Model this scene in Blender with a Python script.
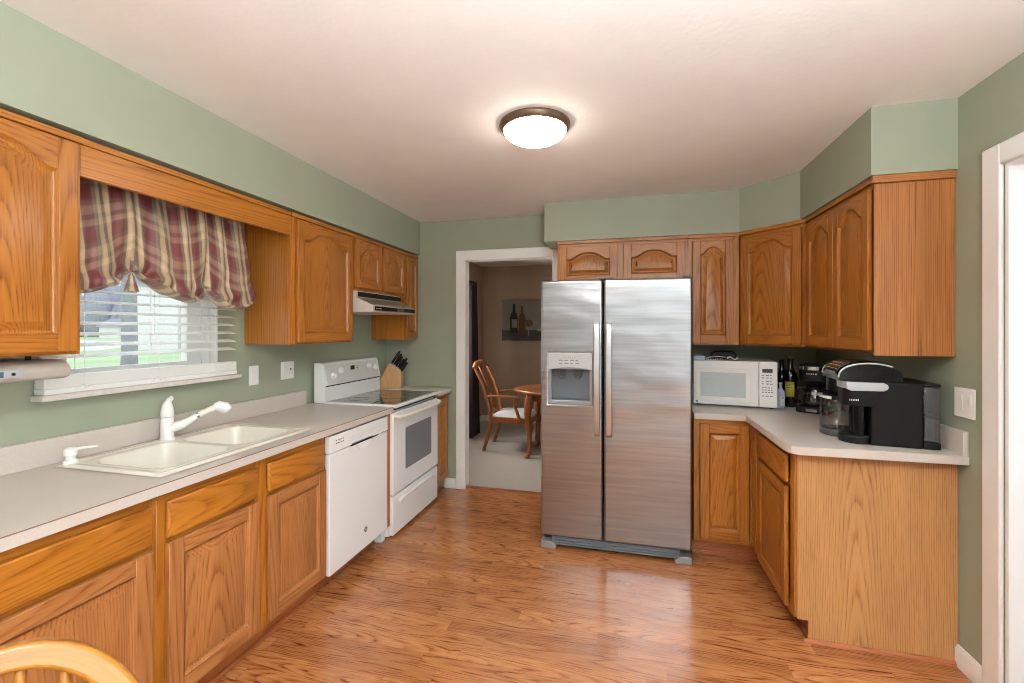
import bpy, bmesh, math, random
from mathutils import Vector, Matrix
random.seed(7)
for o in list(bpy.data.objects): bpy.data.objects.remove(o)
sc = bpy.context.scene; C = sc.collection
PI = math.pi
def lin(c):
    c = c/255.0
    return c/12.92 if c <= 0.04045 else ((c+0.055)/1.055)**2.4
def rgb(r, g, b): return (lin(r), lin(g), lin(b), 1.0)
# ------------------------------------------------------------------ camera, world, lights, exposure
F = 445.0; TH = math.atan((625-512)/F)
cam = bpy.data.cameras.new('camera'); co = bpy.data.objects.new('camera', cam); C.objects.link(co)
co.location = (0, 0, 1.44); co.rotation_euler = (PI/2, 0, TH)
cam.sensor_width = 36.0; cam.lens = F/1024*36; cam.shift_y = -11.5/1024; cam.clip_start = 0.02
sc.camera = co
sc.view_settings.view_transform = 'Standard'; sc.view_settings.look = 'None'
sc.view_settings.gamma = 1.0; sc.view_settings.use_curve_mapping = False
sc.view_settings.exposure = 0.88
sc.cycles.use_adaptive_sampling = False; sc.cycles.denoising_prefilter = 'NONE'; sc.cycles.filter_width = 1.0
w = bpy.data.worlds.new('overcast_sky'); sc.world = w; w.use_nodes = True
wn = w.node_tree.nodes; wl = w.node_tree.links
bg = wn['Background']; bg.inputs['Strength'].default_value = 1.1
tc = wn.new('ShaderNodeTexCoord'); sx = wn.new('ShaderNodeSeparateXYZ'); cr = wn.new('ShaderNodeValToRGB')
wl.new(tc.outputs['Generated'], sx.inputs[0]); wl.new(sx.outputs['Z'], cr.inputs[0]); wl.new(cr.outputs[0], bg.inputs[0])
cr.color_ramp.elements[0].color = (0.95, 0.97, 1.0, 1); cr.color_ramp.elements[1].color = (0.72, 0.82, 1.0, 1)
def area(name, loc, rot, sx_, sy_, power, col):
    l = bpy.data.lights.new(name, 'AREA'); l.shape = 'RECTANGLE'; l.size = sx_; l.size_y = sy_; l.energy = power; l.color = col
    o = bpy.data.objects.new(name, l); C.objects.link(o); o.location = loc; o.rotation_euler = rot
    return o
area('patio_daylight', (1.56, -1.25, 1.08), (0, PI/2, 0), 1.9, 1.7, 42, (0.90, 0.96, 1.0))
# daylight through the patio door (behind the camera, right wall), the window over the sink, through the hall door and the dining room window
# added fill lamp aimed up at the ceiling, standing in for a bounced flash
area('bounce_fill', (0.45, -0.3, 1.75), (PI, 0, 0), 0.35, 0.35, 112, (0.84, 0.94, 1.0))
area('hall_daylight', (2.4, 1.2, 2.3), (0, 0, 0), 1.2, 1.2, 15, (0.84, 0.92, 1.0))
area('dining_daylight', (-2.40, 5.1, 1.5), (0, -PI/2, 0), 1.1, 1.0, 30, (1.0, 0.95, 0.88))
# ------------------------------------------------------------------ node helpers / materials
class NT:
    def __init__(s, m): s.t = m.node_tree; s.n = s.t.nodes; s.l = s.t.links
    def put(s, sock, v):
        if isinstance(v, bpy.types.NodeSocket): s.l.new(v, sock)
        elif v is not None: sock.default_value = v
    def math(s, op, a, b=None, c=None):
        n = s.n.new('ShaderNodeMath'); n.operation = op
        for i, v in enumerate((a, b, c)): s.put(n.inputs[i], v) if v is not None else None
        return n.outputs[0]
    def sep(s, v):
        n = s.n.new('ShaderNodeSeparateXYZ'); s.put(n.inputs[0], v); return n.outputs
    def comb(s, x=0.0, y=0.0, z=0.0):
        n = s.n.new('ShaderNodeCombineXYZ')
        for i, v in enumerate((x, y, z)): s.put(n.inputs[i], v)
        return n.outputs[0]
    def noise(s, v, scale, detail=3.0, rough=0.5, dist=0.0):
        n = s.n.new('ShaderNodeTexNoise'); s.put(n.inputs['Vector'], v); n.inputs['Scale'].default_value = scale
        n.inputs['Detail'].default_value = detail; n.inputs['Roughness'].default_value = rough; n.inputs['Distortion'].default_value = dist
        return n.outputs['Fac']
    def white(s, v):
        n = s.n.new('ShaderNodeTexWhiteNoise'); n.noise_dimensions = '3D'; s.put(n.inputs['Vector'], v); return n.outputs['Value']
    def ramp(s, f, stops, interp='LINEAR'):
        n = s.n.new('ShaderNodeValToRGB'); s.put(n.inputs[0], f); n.color_ramp.interpolation = interp
        e = n.color_ramp.elements
        while len(e) < len(stops): e.new(0.5)
        for k, (p, c) in enumerate(stops): e[k].position = p; e[k].color = c
        return n.outputs[0]
    def mix(s, f, a, b, mode='MIX'):
        n = s.n.new('ShaderNodeMix'); n.data_type = 'RGBA'; n.blend_type = mode
        s.put(n.inputs[0], f); s.put(n.inputs[6], a); s.put(n.inputs[7], b); return n.outputs[2]
    def attr(s, name):
        n = s.n.new('ShaderNodeAttribute'); n.attribute_name = name; return n.outputs['Vector']
    def coord(s, which='Object'):
        return s.n.new('ShaderNodeTexCoord').outputs[which]
    def bump(s, h, strength, dist=0.01):
        n = s.n.new('ShaderNodeBump'); s.put(n.inputs['Height'], h); n.inputs['Strength'].default_value = strength
        n.inputs['Distance'].default_value = dist; return n.outputs[0]
def newmat(name):
    m = bpy.data.materials.new(name); m.use_nodes = True
    return m, NT(m), m.node_tree.nodes['Principled BSDF']
def plain(name, col, rough=0.5, metal=0.0, var=0.04, scale=6.0, bump=0.0, bscale=200.0, coat=0.0, emit=None, es=0.0, spec=0.5, trans=0.0):
    m, t, p = newmat(name)
    n = t.noise(t.coord(), scale, 3)
    hi = tuple(min(1, c*(1+var)) for c in col[:3])+(1,); lo = tuple(c*(1-var) for c in col[:3])+(1,)
    t.l.new(t.ramp(n, [(0.3, lo), (0.7, hi)]), p.inputs['Base Color'])
    p.inputs['Roughness'].default_value = rough; p.inputs['Metallic'].default_value = metal
    p.inputs['Coat Weight'].default_value = coat; p.inputs['Specular IOR Level'].default_value = spec
    p.inputs['Transmission Weight'].default_value = trans
    if bump: t.l.new(t.bump(t.noise(t.coord(), bscale, 2), bump, 0.002), p.inputs['Normal'])
    if emit: p.inputs['Emission Color'].default_value = emit; p.inputs['Emission Strength'].default_value = es
    return m
def rings(t, u, v, w_, freq=70.0, wob=0.009, slope=0.05, pf=170.0):
    """oak growth rings: u along the board, v across, w depth"""
    nv = t.comb(t.math('MULTIPLY', u, 1.1), t.math('MULTIPLY', v, 7.0), t.math('MULTIPLY', w_, 7.0))
    n1 = t.noise(nv, 1.0, 2.0)
    ww = t.math('ADD', w_, t.math('MULTIPLY', u, slope))
    r = t.math('SQRT', t.math('ADD', t.math('MULTIPLY', v, v), t.math('MULTIPLY', ww, ww)))
    r = t.math('ADD', r, t.math('MULTIPLY', n1, wob*2))
    fr = t.math('FRACT', t.math('MULTIPLY', r, freq))
    pv = t.comb(t.math('MULTIPLY', u, 9.0), t.math('MULTIPLY', v, pf), t.math('MULTIPLY', w_, pf))
    pores = t.noise(pv, 1.0, 3.0, 0.65)
    return fr, pores, n1
def grain(t, u, v, w_, freq, wob, slope, amt=1.0, pf=170.0, patchy=False):
    """0 = dark pores gathered in the growth rings, 1 = clear wood"""
    jit = t.noise(t.comb(t.math('MULTIPLY', u, 6.0), t.math('MULTIPLY', v, 70.0), t.math('MULTIPLY', w_, 70.0)), 1.0, 2.0)
    fr, pores, n1 = rings(t, u, t.math('ADD', v, t.math('MULTIPLY', jit, 0.004)), w_, freq, wob, slope, pf)
    ring = t.sep(t.ramp(fr, [(0.0, (1, 1, 1, 1)), (0.28, (0.35, 0.35, 0.35, 1)), (0.62, (0, 0, 0, 1)), (0.9, (0.2, 0.2, 0.2, 1)), (1.0, (1, 1, 1, 1))]))[0]
    pm = t.sep(t.ramp(pores, [(0.36, (0, 0, 0, 1)), (0.62, (1, 1, 1, 1))]))[0]
    if patchy:
        pn = t.noise(t.comb(t.math('MULTIPLY', u, 5.0), t.math('MULTIPLY', v, 22.0), w_), 1.0, 2.0)
        ring = t.math('MULTIPLY', ring, t.sep(t.ramp(pn, [(0.35, (0.08, 0.08, 0.08, 1)), (0.62, (1, 1, 1, 1))]))[0])
    d = t.math('MULTIPLY', ring, t.math('ADD', 0.30, t.math('MULTIPLY', pm, 0.70)))
    d = t.math('ADD', d, t.math('MULTIPLY', pm, 0.22))
    return t.math('SUBTRACT', 1.0, t.math('MINIMUM', t.math('MULTIPLY', d, amt), 1.0))
def oak(name, dark, mid, light, rough=0.36, freq=110.0, contrast=0.9, coat=0.15, slope=0.05, wob=0.009):
    m, t, p = newmat(name)
    u, v, w_ = t.sep(t.attr('gc'))
    f = grain(t, u, v, w_, freq, wob, slope, contrast)
    c = t.ramp(f, [(0.0, dark), (0.5, mid), (1.0, light)])
    big = t.noise(t.comb(t.math('MULTIPLY', u, 0.8), t.math('MULTIPLY', v, 5.0), w_), 2.0, 1.0)
    c = t.mix(1.0, c, t.ramp(big, [(0.3, (0.88, 0.86, 0.84, 1)), (0.7, (1.06, 1.05, 1.04, 1))]), 'MULTIPLY')
    t.l.new(c, p.inputs['Base Color']); p.inputs['Roughness'].default_value = rough
    p.inputs['Coat Weight'].default_value = coat; p.inputs['Coat Roughness'].default_value = 0.25
    t.l.new(t.bump(f, 0.05, 0.001), p.inputs['Normal'])
    return m
M = {}
M['oak'] = oak('honey_oak', rgb(112, 56, 10), rgb(156, 92, 24), rgb(182, 116, 38), freq=120, contrast=0.72)
M['oak_door'] = oak('honey_oak_door', rgb(110, 56, 12), rgb(154, 90, 27), rgb(178, 114, 42), freq=150, contrast=0.75)
M['oak_panel'] = oak('light_oak_laminate', rgb(126, 78, 42), rgb(172, 120, 70), rgb(192, 142, 90), freq=130, contrast=0.7, slope=0.032, wob=0.014, rough=0.5, coat=0)
M['oak_base'] = oak('oak_base_door', rgb(112, 62, 26), rgb(156, 96, 50), rgb(178, 120, 70), freq=140, contrast=0.8)
M['oak_side'] = oak('oak_veneer_side', rgb(112, 60, 26), rgb(160, 98, 46), rgb(182, 120, 64), freq=150, contrast=0.9, rough=0.45, coat=0, slope=0.014)
M['oak_kick'] = oak('red_oak_trim', rgb(110, 54, 28), rgb(150, 82, 44), rgb(172, 100, 58))
M['oak_chair'] = oak('golden_oak_chair', rgb(112, 64, 12), rgb(150, 94, 24), rgb(168, 112, 36), rough=0.35, coat=0.15, freq=60, contrast=0.6)
M['cherry'] = oak('cherry_dining_wood', rgb(84, 42, 16), rgb(134, 76, 34), rgb(162, 98, 48), rough=0.28, coat=0.4)
M['maple'] = oak('pale_maple_block', rgb(178, 126, 76), rgb(204, 156, 104), rgb(216, 172, 120), freq=110, contrast=0.5)
M['wall'] = plain('sage_green_paint', rgb(155, 162, 141), 0.55, var=0.02, bump=0.08, bscale=350)
M['ceil'] = plain('textured_ceiling_paint', rgb(238, 234, 230), 0.8, var=0.015, bump=0.35, bscale=45)
M['white_trim'] = plain('white_gloss_trim', rgb(242, 241, 239), 0.35, var=0.01)
M['white_appl'] = plain('white_enamel', rgb(243, 244, 245), 0.22, var=0.006, coat=0.3)
M['white_plastic'] = plain('white_plastic', rgb(243, 243, 241), 0.35, var=0.01)
M['cream'] = plain('cream_sink_enamel', rgb(238, 234, 222), 0.18, var=0.01, coat=0.4)
M['bisque'] = plain('bisque_knob_plastic', rgb(234, 230, 218), 0.35, var=0.01)
M['control_grey'] = plain('light_grey_control_film', rgb(214, 214, 212), 0.4, var=0.02)
M['laminate'] = plain('beige_speckled_laminate', rgb(204, 194, 186), 0.3, var=0.035, scale=160)
M['seam'] = plain('brown_laminate_seam', rgb(120, 100, 86), 0.6)
M['black'] = plain('black_plastic', rgb(12, 12, 13), 0.42, spec=0.3)
M['black_gloss'] = plain('black_gloss_plastic', rgb(6, 6, 7), 0.18, coat=0.05, spec=0.3)
M['dark_glass'] = plain('dark_ceramic_glass', rgb(26, 28, 30), 0.06, coat=0.5, var=0.1, scale=300)
M['oven_glass'] = plain('grey_oven_glass', rgb(128, 130, 134), 0.15, var=0.04, scale=90)
M['mw_glass'] = plain('pale_screened_glass', rgb(196, 206, 208), 0.2, var=0.05, scale=120)
M['chrome'] = plain('chrome', rgb(200, 200, 204), 0.12, 1.0)
M['grey_metal'] = plain('grey_plastic_metal', rgb(150, 152, 156), 0.35, 0.4)
M['dark_grey'] = plain('dark_grey_plastic', rgb(74, 77, 82), 0.4)
M['disp_grey'] = plain('dispenser_grey_plastic', rgb(104, 110, 118), 0.35)
M['silver'] = plain('silver_paint', rgb(196, 198, 202), 0.3, 0.35)
M['almond'] = plain('almond_hood_enamel', rgb(222, 214, 204), 0.3)
M['steel_hood'] = plain('brushed_hood_steel', rgb(176, 166, 156), 0.35, 0.7)
M['bronze'] = plain('brushed_bronze', rgb(118, 96, 80), 0.35, 0.6)
M['shade'] = plain('frosted_glass_lit', rgb(255, 250, 240), 0.4, emit=(1.0, 0.91, 0.80, 1), es=19.0)
M['carpet'] = plain('grey_beige_carpet', rgb(168, 160, 150), 0.95, var=0.15, scale=220, bump=0.6, bscale=500)
M['dining_wall'] = plain('tan_dining_paint', rgb(170, 150, 128), 0.7, var=0.02)
M['hall_wall'] = plain('pale_hall_paint', rgb(226, 230, 234), 0.7, var=0.01)
M['rear_wall'] = plain('grey_beige_paint', rgb(168, 169, 168), 0.7, var=0.02)
M['curtain_dark'] = plain('dark_plum_curtain', rgb(40, 24, 30), 0.85, var=0.1)
M['seat_cloth'] = plain('pale_seat_fabric', rgb(200, 200, 202), 0.9, var=0.05, scale=60)
M['paper'] = plain('white_paper', rgb(232, 234, 238), 0.8, var=0.02)
M['paper_blue'] = plain('pale_blue_paper', rgb(196, 208, 226), 0.8, var=0.02)
M['print_red'] = plain('red_print', rgb(120, 66, 66), 0.8)
M['bottle_glass'] = plain('dark_bottle_glass', rgb(14, 16, 12), 0.08, coat=0.5)
M['label_yellow'] = plain('yellow_green_label', rgb(196, 190, 66), 0.6)
M['cork'] = plain('cork_foil', rgb(150, 96, 76), 0.6)
M['label_ink'] = plain('label_ink', rgb(70, 66, 30), 0.7)
M['mark_grey'] = plain('grey_printed_marks', rgb(122, 122, 124), 0.6)
M['mark_dark'] = plain('dark_printed_marks', rgb(58, 58, 62), 0.6)
M['mark_white'] = plain('white_printed_marks', rgb(214, 214, 216), 0.6)
M['lcd'] = plain('dark_lcd', rgb(58, 56, 40), 0.2)
M['radio_lcd'] = plain('blue_grey_lcd', rgb(86, 104, 116), 0.25)
M['radio_body'] = plain('silver_radio_plastic', rgb(188, 182, 174), 0.4, 0.2)
M['stone_sill'] = plain('white_marble_sill', rgb(216, 210, 204), 0.35, var=0.08, scale=30)
M['purple'] = plain('purple_plastic', rgb(88, 72, 150), 0.5)
M['brown_lid'] = plain('dark_brown_gloss', rgb(44, 30, 26), 0.14, coat=0.5)
M['rubber'] = plain('dark_gap', rgb(40, 40, 42), 0.8)
M['grass'] = plain('lawn_grass', rgb(172, 194, 146), 0.95, var=0.12, scale=0.4)
M['drive'] = plain('pale_concrete', rgb(206, 204, 200), 0.9, var=0.05, scale=1.5)
M['siding'] = plain('white_house_siding', rgb(228, 226, 226), 0.8, var=0.02)
M['roof'] = plain('grey_roof_shingle', rgb(150, 150, 156), 0.9, var=0.1, scale=8)
M['bark'] = plain('grey_tree_bark', rgb(146, 148, 154), 0.95, var=0.15, scale=9, bump=0.6, bscale=25)
M['twig'] = plain('bare_grey_twigs', rgb(158, 160, 170), 0.95, var=0.15, scale=3)
M['house_glass'] = plain('house_window_glass', rgb(140, 152, 166), 0.2)
def glass(name, tint=(1, 1, 1, 1), g=0.08, rough=0.02):
    m = bpy.data.materials.new(name); m.use_nodes = True; t = NT(m)
    out = t.n['Material Output']; t.n.remove(t.n['Principled BSDF'])
    tr = t.n.new('ShaderNodeBsdfTransparent'); tr.inputs[0].default_value = tint
    gl = t.n.new('ShaderNodeBsdfGlossy'); gl.inputs['Roughness'].default_value = rough
    mx = t.n.new('ShaderNodeMixShader')
    lw = t.n.new('ShaderNodeLayerWeight'); lw.inputs[0].default_value = 0.15
    f = t.math('ADD', t.math('MULTIPLY', lw.outputs['Fresnel'], 0.5), g)
    t.l.new(f, mx.inputs[0]); t.l.new(tr.outputs[0], mx.inputs[1]); t.l.new(gl.outputs[0], mx.inputs[2]); t.l.new(mx.outputs[0], out.inputs[0])
    return m
M['pane'] = glass('clear_window_glass', (1, 1, 1, 1), 0.03)
M['tank'] = glass('clear_smoky_plastic', (0.80, 0.83, 0.85, 1), 0.16, 0.10)
M['carafe'] = glass('clear_carafe_glass', (0.72, 0.75, 0.76, 1), 0.14, 0.03)
def steel():
    m, t, p = newmat('brushed_stainless_steel')
    c = t.coord(); x, y, z = t.sep(c)
    st = t.noise(t.comb(t.math('MULTIPLY', x, 3.0), y, t.math('MULTIPLY', z, 70.0)), 1.0, 1.0)
    t.l.new(t.ramp(st, [(0.3, rgb(160, 162, 165)), (0.7, rgb(174, 176, 178))]), p.inputs['Base Color'])
    p.inputs['Metallic'].default_value = 1.0; p.inputs['Roughness'].default_value = 0.285
    wv = t.noise(t.comb(t.math('MULTIPLY', x, 2.2), y, t.math('MULTIPLY', z, 5.0)), 1.0, 1.5)
    t.l.new(t.bump(wv, 0.22, 0.06), p.inputs['Normal'])
    return m
M['steel'] = steel()
def floor_mat():
    m, t, p = newmat('oak_strip_laminate_floor')
    x, y, z = t.sep(t.coord())
    W, L = 0.083, 0.80
    row = t.math('FLOOR', t.math('DIVIDE', y, W))
    sh = t.math('MULTIPLY', t.white(t.comb(row, 3.0, 1.0)), 7.0)
    cx = t.math('ADD', t.math('DIVIDE', x, L), sh)
    col = t.math('FLOOR', cx)
    rn = t.white(t.comb(row, col, 5.0)); rn2 = t.white(t.comb(col, row, 11.0))
    yl = t.math('SUBTRACT', t.math('SUBTRACT', y, t.math('MULTIPLY', row, W)), W/2)
    v = t.math('ADD', yl, t.math('MULTIPLY', t.math('SUBTRACT', rn, 0.5), 0.09))
    u = t.math('ADD', x, t.math('MULTIPLY', rn2, 37.0))
    w_ = t.math('ADD', t.math('MULTIPLY', rn2, 0.05), 0.01)
    uu = t.math('PINGPONG', u, 1.1)
    sl = t.math('ADD', 0.012, t.math('MULTIPLY', t.math('POWER', rn, 2.0), 0.075))
    f = grain(t, uu, v, w_, 115.0, 0.024, sl, 1.05, 120.0, True)
    c = t.ramp(f, [(0.0, rgb(88, 42, 20)), (0.5, rgb(152, 90, 46)), (1.0, rgb(188, 128, 80))])
    c = t.mix(1.0, c, t.ramp(rn, [(0.0, (0.78, 0.72, 0.68, 1)), (0.5, (0.98, 0.97, 0.96, 1)), (1.0, (1.12, 1.12, 1.12, 1))]), 'MULTIPLY')
    ey = t.math('ABSOLUTE', yl); ex = t.math('ABSOLUTE', t.math('SUBTRACT', t.math('FRACT', cx), 0.5))
    seam = t.math('MAXIMUM', t.math('GREATER_THAN', ey, W/2-0.0012), t.math('GREATER_THAN', ex, 0.5-0.0025))
    c = t.mix(t.math('MULTIPLY', seam, 0.22), c, rgb(96, 54, 30))
    t.l.new(c, p.inputs['Base Color'])
    p.inputs['Roughness'].default_value = 0.24; p.inputs['Coat Weight'].default_value = 0.35; p.inputs['Coat Roughness'].default_value = 0.12
    big = t.noise(t.comb(x, t.math('MULTIPLY', y, 3.0), z), 3.0, 2.0)
    t.l.new(t.bump(t.math('ADD', t.math('MULTIPLY', f, 0.15), big), 0.05, 0.006), p.inputs['Normal'])
    return m
M['floor'] = floor_mat()
def plaid():
    m, t, p = newmat('burgundy_tan_plaid_taffeta')
    u, v, w_ = t.sep(t.attr('gc'))
    tan = rgb(188, 162, 128); bur = rgb(112, 46, 48); olv = rgb(118, 108, 90); dk = rgb(102, 90, 80); lt = rgb(206, 182, 148)
    def bands(s, period):
        f = t.math('FRACT', t.math('DIVIDE', s, period))
        return t.ramp(f, [(0.0, bur), (0.22, bur), (0.225, olv), (0.34, olv), (0.345, tan), (0.42, lt), (0.56, tan), (0.565, olv), (0.66, dk), (0.70, tan), (0.82, lt), (0.86, dk), (0.93, bur)], 'LINEAR')
    a = bands(u, 0.165); b = bands(t.math('ADD', v, 0.05), 0.19)
    c = t.mix(0.24, a, b)
    fine = t.noise(t.comb(t.math('MULTIPLY', u, 60.0), t.math('MULTIPLY', v, 420.0), 0.0), 1.0, 2.0)
    c = t.mix(1.0, c, t.ramp(fine, [(0.3, (0.86, 0.86, 0.86, 1)), (0.7, (1.08, 1.08, 1.08, 1))]), 'MULTIPLY')
    t.l.new(c, p.inputs['Base Color']); p.inputs['Roughness'].default_value = 0.5; p.inputs['Sheen Weight'].default_value = 0.2
    return m
M['plaid'] = plaid()
# ------------------------------------------------------------------ mesh builder
class MB:
    """collects shapes in a local frame (origin O, axes U, V, D), built as ONE mesh object"""
    def __init__(s, O=(0, 0, 0), U=(1, 0, 0), V=(0, 1, 0), D=(0, 0, 1)):
        s.O = Vector(O); s.A = (Vector(U), Vector(V), Vector(D)); s.v = []; s.f = []; s.g = []; s.m = []; s.s = []
    def P(s, p): return s.O + s.A[0]*p[0] + s.A[1]*p[1] + s.A[2]*p[2]
    def add(s, vs, fs, g=2, mi=0, smooth=False, gc=None, us=1.0):
        b = len(s.v); ra = random.uniform(0, 3.0); rb = random.uniform(-0.07, 0.07); rc = random.uniform(0.0, 0.10)
        o = [(g), (g+1) % 3, (g+2) % 3]
        if g == 2: o = [2, 0, 1]
        if g == 1: o = [1, 0, 2]
        n = len(vs); cen = [sum(q[k] for q in vs)/n for k in range(3)]
        for k, q in enumerate(vs):
            s.v.append(s.P(q))
            s.g.append(gc[k] if gc else ((q[o[0]]-cen[o[0]])*us+ra, q[o[1]]-cen[o[1]]+rb, q[o[2]]-cen[o[2]]+rc))
        for fc in fs: s.f.append([b+i for i in fc]); s.m.append(mi); s.s.append(smooth)
    def box(s, x0, x1, y0, y1, z0, z1, g=2, mi=0):
        if x0 > x1: x0, x1 = x1, x0
        if y0 > y1: y0, y1 = y1, y0
        if z0 > z1: z0, z1 = z1, z0
        vs = [(x0, y0, z0), (x1, y0, z0), (x1, y1, z0), (x0, y1, z0), (x0, y0, z1), (x1, y0, z1), (x1, y1, z1), (x0, y1, z1)]
        s.add(vs, [(3, 2, 1, 0), (4, 5, 6, 7), (0, 1, 5, 4), (1, 2, 6, 5), (2, 3, 7, 6), (3, 0, 4, 7)], g, mi, us=0.4)
    def prism(s, poly, a0, a1, axis=2, g=2, mi=0, smooth=False):
        """polygon in the two other local axes (cyclic order), extruded along axis"""
        def mk(p, a):
            if axis == 2: return (p[0], p[1], a)
            if axis == 1: return (p[0], a, p[1])
            return (a, p[0], p[1])
        n = len(poly); vs = [mk(p, a0) for p in poly]+[mk(p, a1) for p in poly]
        fs = [tuple(range(n-1, -1, -1)), tuple(range(n, 2*n))]
        b = len(s.f); s.add(vs, fs+[(i, (i+1) % n, n+(i+1) % n, n+i) for i in range(n)], g, mi, smooth)
        s.s[b] = False; s.s[b+1] = False
    def slab(s, xs, ys, skip, z0, z1, g=0, mi=0, axis=2):
        """a plate on the grid xs*ys with the cells in skip left open"""
        def mk(x, y, z): return (x, y, z) if axis == 2 else ((x, z, y) if axis == 1 else (z, x, y))
        nx, ny = len(xs), len(ys); vs = []; ix = {}
        for z, k in ((z0, 0), (z1, 1)):
            for i in range(nx):
                for j in range(ny): ix[i, j, k] = len(vs); vs.append(mk(xs[i], ys[j], z))
        fs = []; full = {(i, j) for i in range(nx-1) for j in range(ny-1)} - set(skip)
        for (i, j) in full:
            for k in (0, 1): fs.append((ix[i, j, k], ix[i+1, j, k], ix[i+1, j+1, k], ix[i, j+1, k]))
            for di, dj, e in ((-1, 0, ((0, 0), (0, 1))), (1, 0, ((1, 0), (1, 1))), (0, -1, ((0, 0), (1, 0))), (0, 1, ((0, 1), (1, 1)))):
                if (i+di, j+dj) not in full:
                    (a, b_), (c, d) = e
                    fs.append((ix[i+a, j+b_, 0], ix[i+c, j+d, 0], ix[i+c, j+d, 1], ix[i+a, j+b_, 1]))
        s.add(vs, fs, g, mi)
    def lathe(s, prof, c=(0, 0, 0), seg=24, axis=2, mi=0, g=2):
        vs = []; fs = []; n = len(prof)
        for k in range(seg):
            a = 2*PI*k/seg
            for r, h in prof:
                p = (r*math.cos(a), r*math.sin(a), h)
                if axis == 0: p = (h, p[0], p[1])
                elif axis == 1: p = (p[0], h, p[1])
                vs.append((c[0]+p[0], c[1]+p[1], c[2]+p[2]))
        for k in range(seg):
            k2 = (k+1) % seg
            for i in range(n-1): fs.append((k*n+i, k2*n+i, k2*n+i+1, k*n+i+1))
        if prof[0][0] > 1e-6: fs.append(tuple(k*n for k in range(seg)))
        if prof[-1][0] > 1e-6: fs.append(tuple(k*n+n-1 for k in range(seg-1, -1, -1)))
        s.add(vs, fs, g, mi, True)
    def tube(s, pts, r, seg=10, mi=0, flat=1.0, up=(0, 0, 1), rect=None):
        """swept bar; r number or list; flat squeezes it across the second axis"""
        if rect: seg = 4
        pts = [Vector(p) for p in pts]; n = len(pts); rs = r if isinstance(r, (list, tuple)) else [r]*n
        vs = []; gcs = []; L = 0; ra = random.uniform(0, 3); upv = Vector(up)
        for i, p in enumerate(pts):
            if i: L += (p-pts[i-1]).length
            t = (pts[min(i+1, n-1)]-pts[max(i-1, 0)]).normalized()
            if i == 0:
                a = t.cross(upv if abs(t.dot(upv.normalized())) < 0.93 else Vector((1, 0, 0)))
            else: a = a-t*a.dot(t)                                  # carry the frame along, so the bar never twists
            a.normalize(); b = t.cross(a)
            for k in range(seg):
                an = 2*PI*k/seg
                if rect:
                    ca, cb = ((1, 1), (-1, 1), (-1, -1), (1, -1))[k]
                    vs.append(tuple(p+a*(ca*rect[0])+b*(cb*rect[1]))); gcs.append((L+ra, ca*rect[0], cb*rect[1]+0.05)); continue
                vs.append(tuple(p+a*(math.cos(an)*rs[i])+b*(math.sin(an)*rs[i]*flat)))
                gcs.append((L+ra, math.cos(an)*rs[i], math.sin(an)*rs[i]+0.05))
        fs = [(i*seg+k, i*seg+(k+1) % seg, (i+1)*seg+(k+1) % seg, (i+1)*seg+k) for i in range(n-1) for k in range(seg)]
        fs += [tuple(range(seg-1, -1, -1)), tuple((n-1)*seg+k for k in range(seg))]
        s.add(vs, fs, 2, mi, True, gcs)
    def grid(s, nu, nv, fn, mi=0, gcf=None, closed=False):
        vs = []; gcs = []
        for i in range(nu+1):
            for j in range(nv+1):
                vs.append(fn(i/nu, j/nv)); gcs.append(gcf(i/nu, j/nv) if gcf else (i/nu, j/nv, 0))
        fs = [(i*(nv+1)+j, (i+1)*(nv+1)+j, (i+1)*(nv+1)+j+1, i*(nv+1)+j+1) for i in range(nu) for j in range(nv)]
        s.add(vs, fs, 2, mi, True, gcs)
    def build(s, name, mats, parent=None, bevel=0.0, seg=2, solid=0.0, sub=0, merge=False):
        me = bpy.data.meshes.new(name); off = Vector(parent_world(parent)) if parent else Vector((0, 0, 0))
        me.from_pydata([tuple(p-off) for p in s.v], [], s.f)
        if not isinstance(mats, (list, tuple)): mats = [mats]
        for m in mats: me.materials.append(m)
        for i, p in enumerate(me.polygons): p.material_index = s.m[i]; p.use_smooth = s.s[i]
        at = me.attributes.new('gc', 'FLOAT_VECTOR', 'POINT')
        at.data.foreach_set('vector', [c for g in s.g for c in g])
        bm = bmesh.new(); bm.from_mesh(me)
        if merge: bmesh.ops.remove_doubles(bm, verts=bm.verts, dist=1e-5)
        bmesh.ops.recalc_face_normals(bm, faces=bm.faces); bm.to_mesh(me); bm.free()
        me.set_sharp_from_angle(angle=math.radians(38))
        o = bpy.data.objects.new(name, me); C.objects.link(o)
        if parent: o.parent = parent
        if solid:
            q = o.modifiers.new('thickness', 'SOLIDIFY'); q.thickness = solid; q.offset = 0
        if bevel:
            q = o.modifiers.new('edges', 'BEVEL'); q.width = bevel; q.segments = seg; q.limit_method = 'ANGLE'; q.angle_limit = math.radians(38)
        if sub:
            q = o.modifiers.new('smooth', 'SUBSURF'); q.levels = sub; q.render_levels = sub
        return o
def parent_world(o):
    v = Vector((0, 0, 0))
    while o: v = v + o.location; o = o.parent
    return v
def tag(o, label, cat, group=None):
    o['label'] = label; o['category'] = cat
    if group: o['group'] = group
    return o
GROUPS = {'wall_cabinet': 'oak wall cabinets', 'hood_cabinet': 'oak wall cabinets', 'fridge_cabinet': 'oak wall cabinets', 'corner_wall_cabinet': 'oak wall cabinets', 'base_cabinet': 'oak base cabinets', 'sink_cabinet': 'oak base cabinets', 'narrow_cabinet': 'oak base cabinets', 'corner_base_cabinet': 'oak base cabinets', 'wall_switch': 'wall plates', 'wall_outlet': 'wall plates', 'ceiling_light': 'flush ceiling lights', 'dining_chair': 'dining armchairs', 'bare_tree': 'bare trees outside', 'wine_bottle': 'bottles beside the microwave', 'plastic_bottle': 'bottles beside the microwave', 'glass_carafe': 'coffee carafes'}
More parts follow.
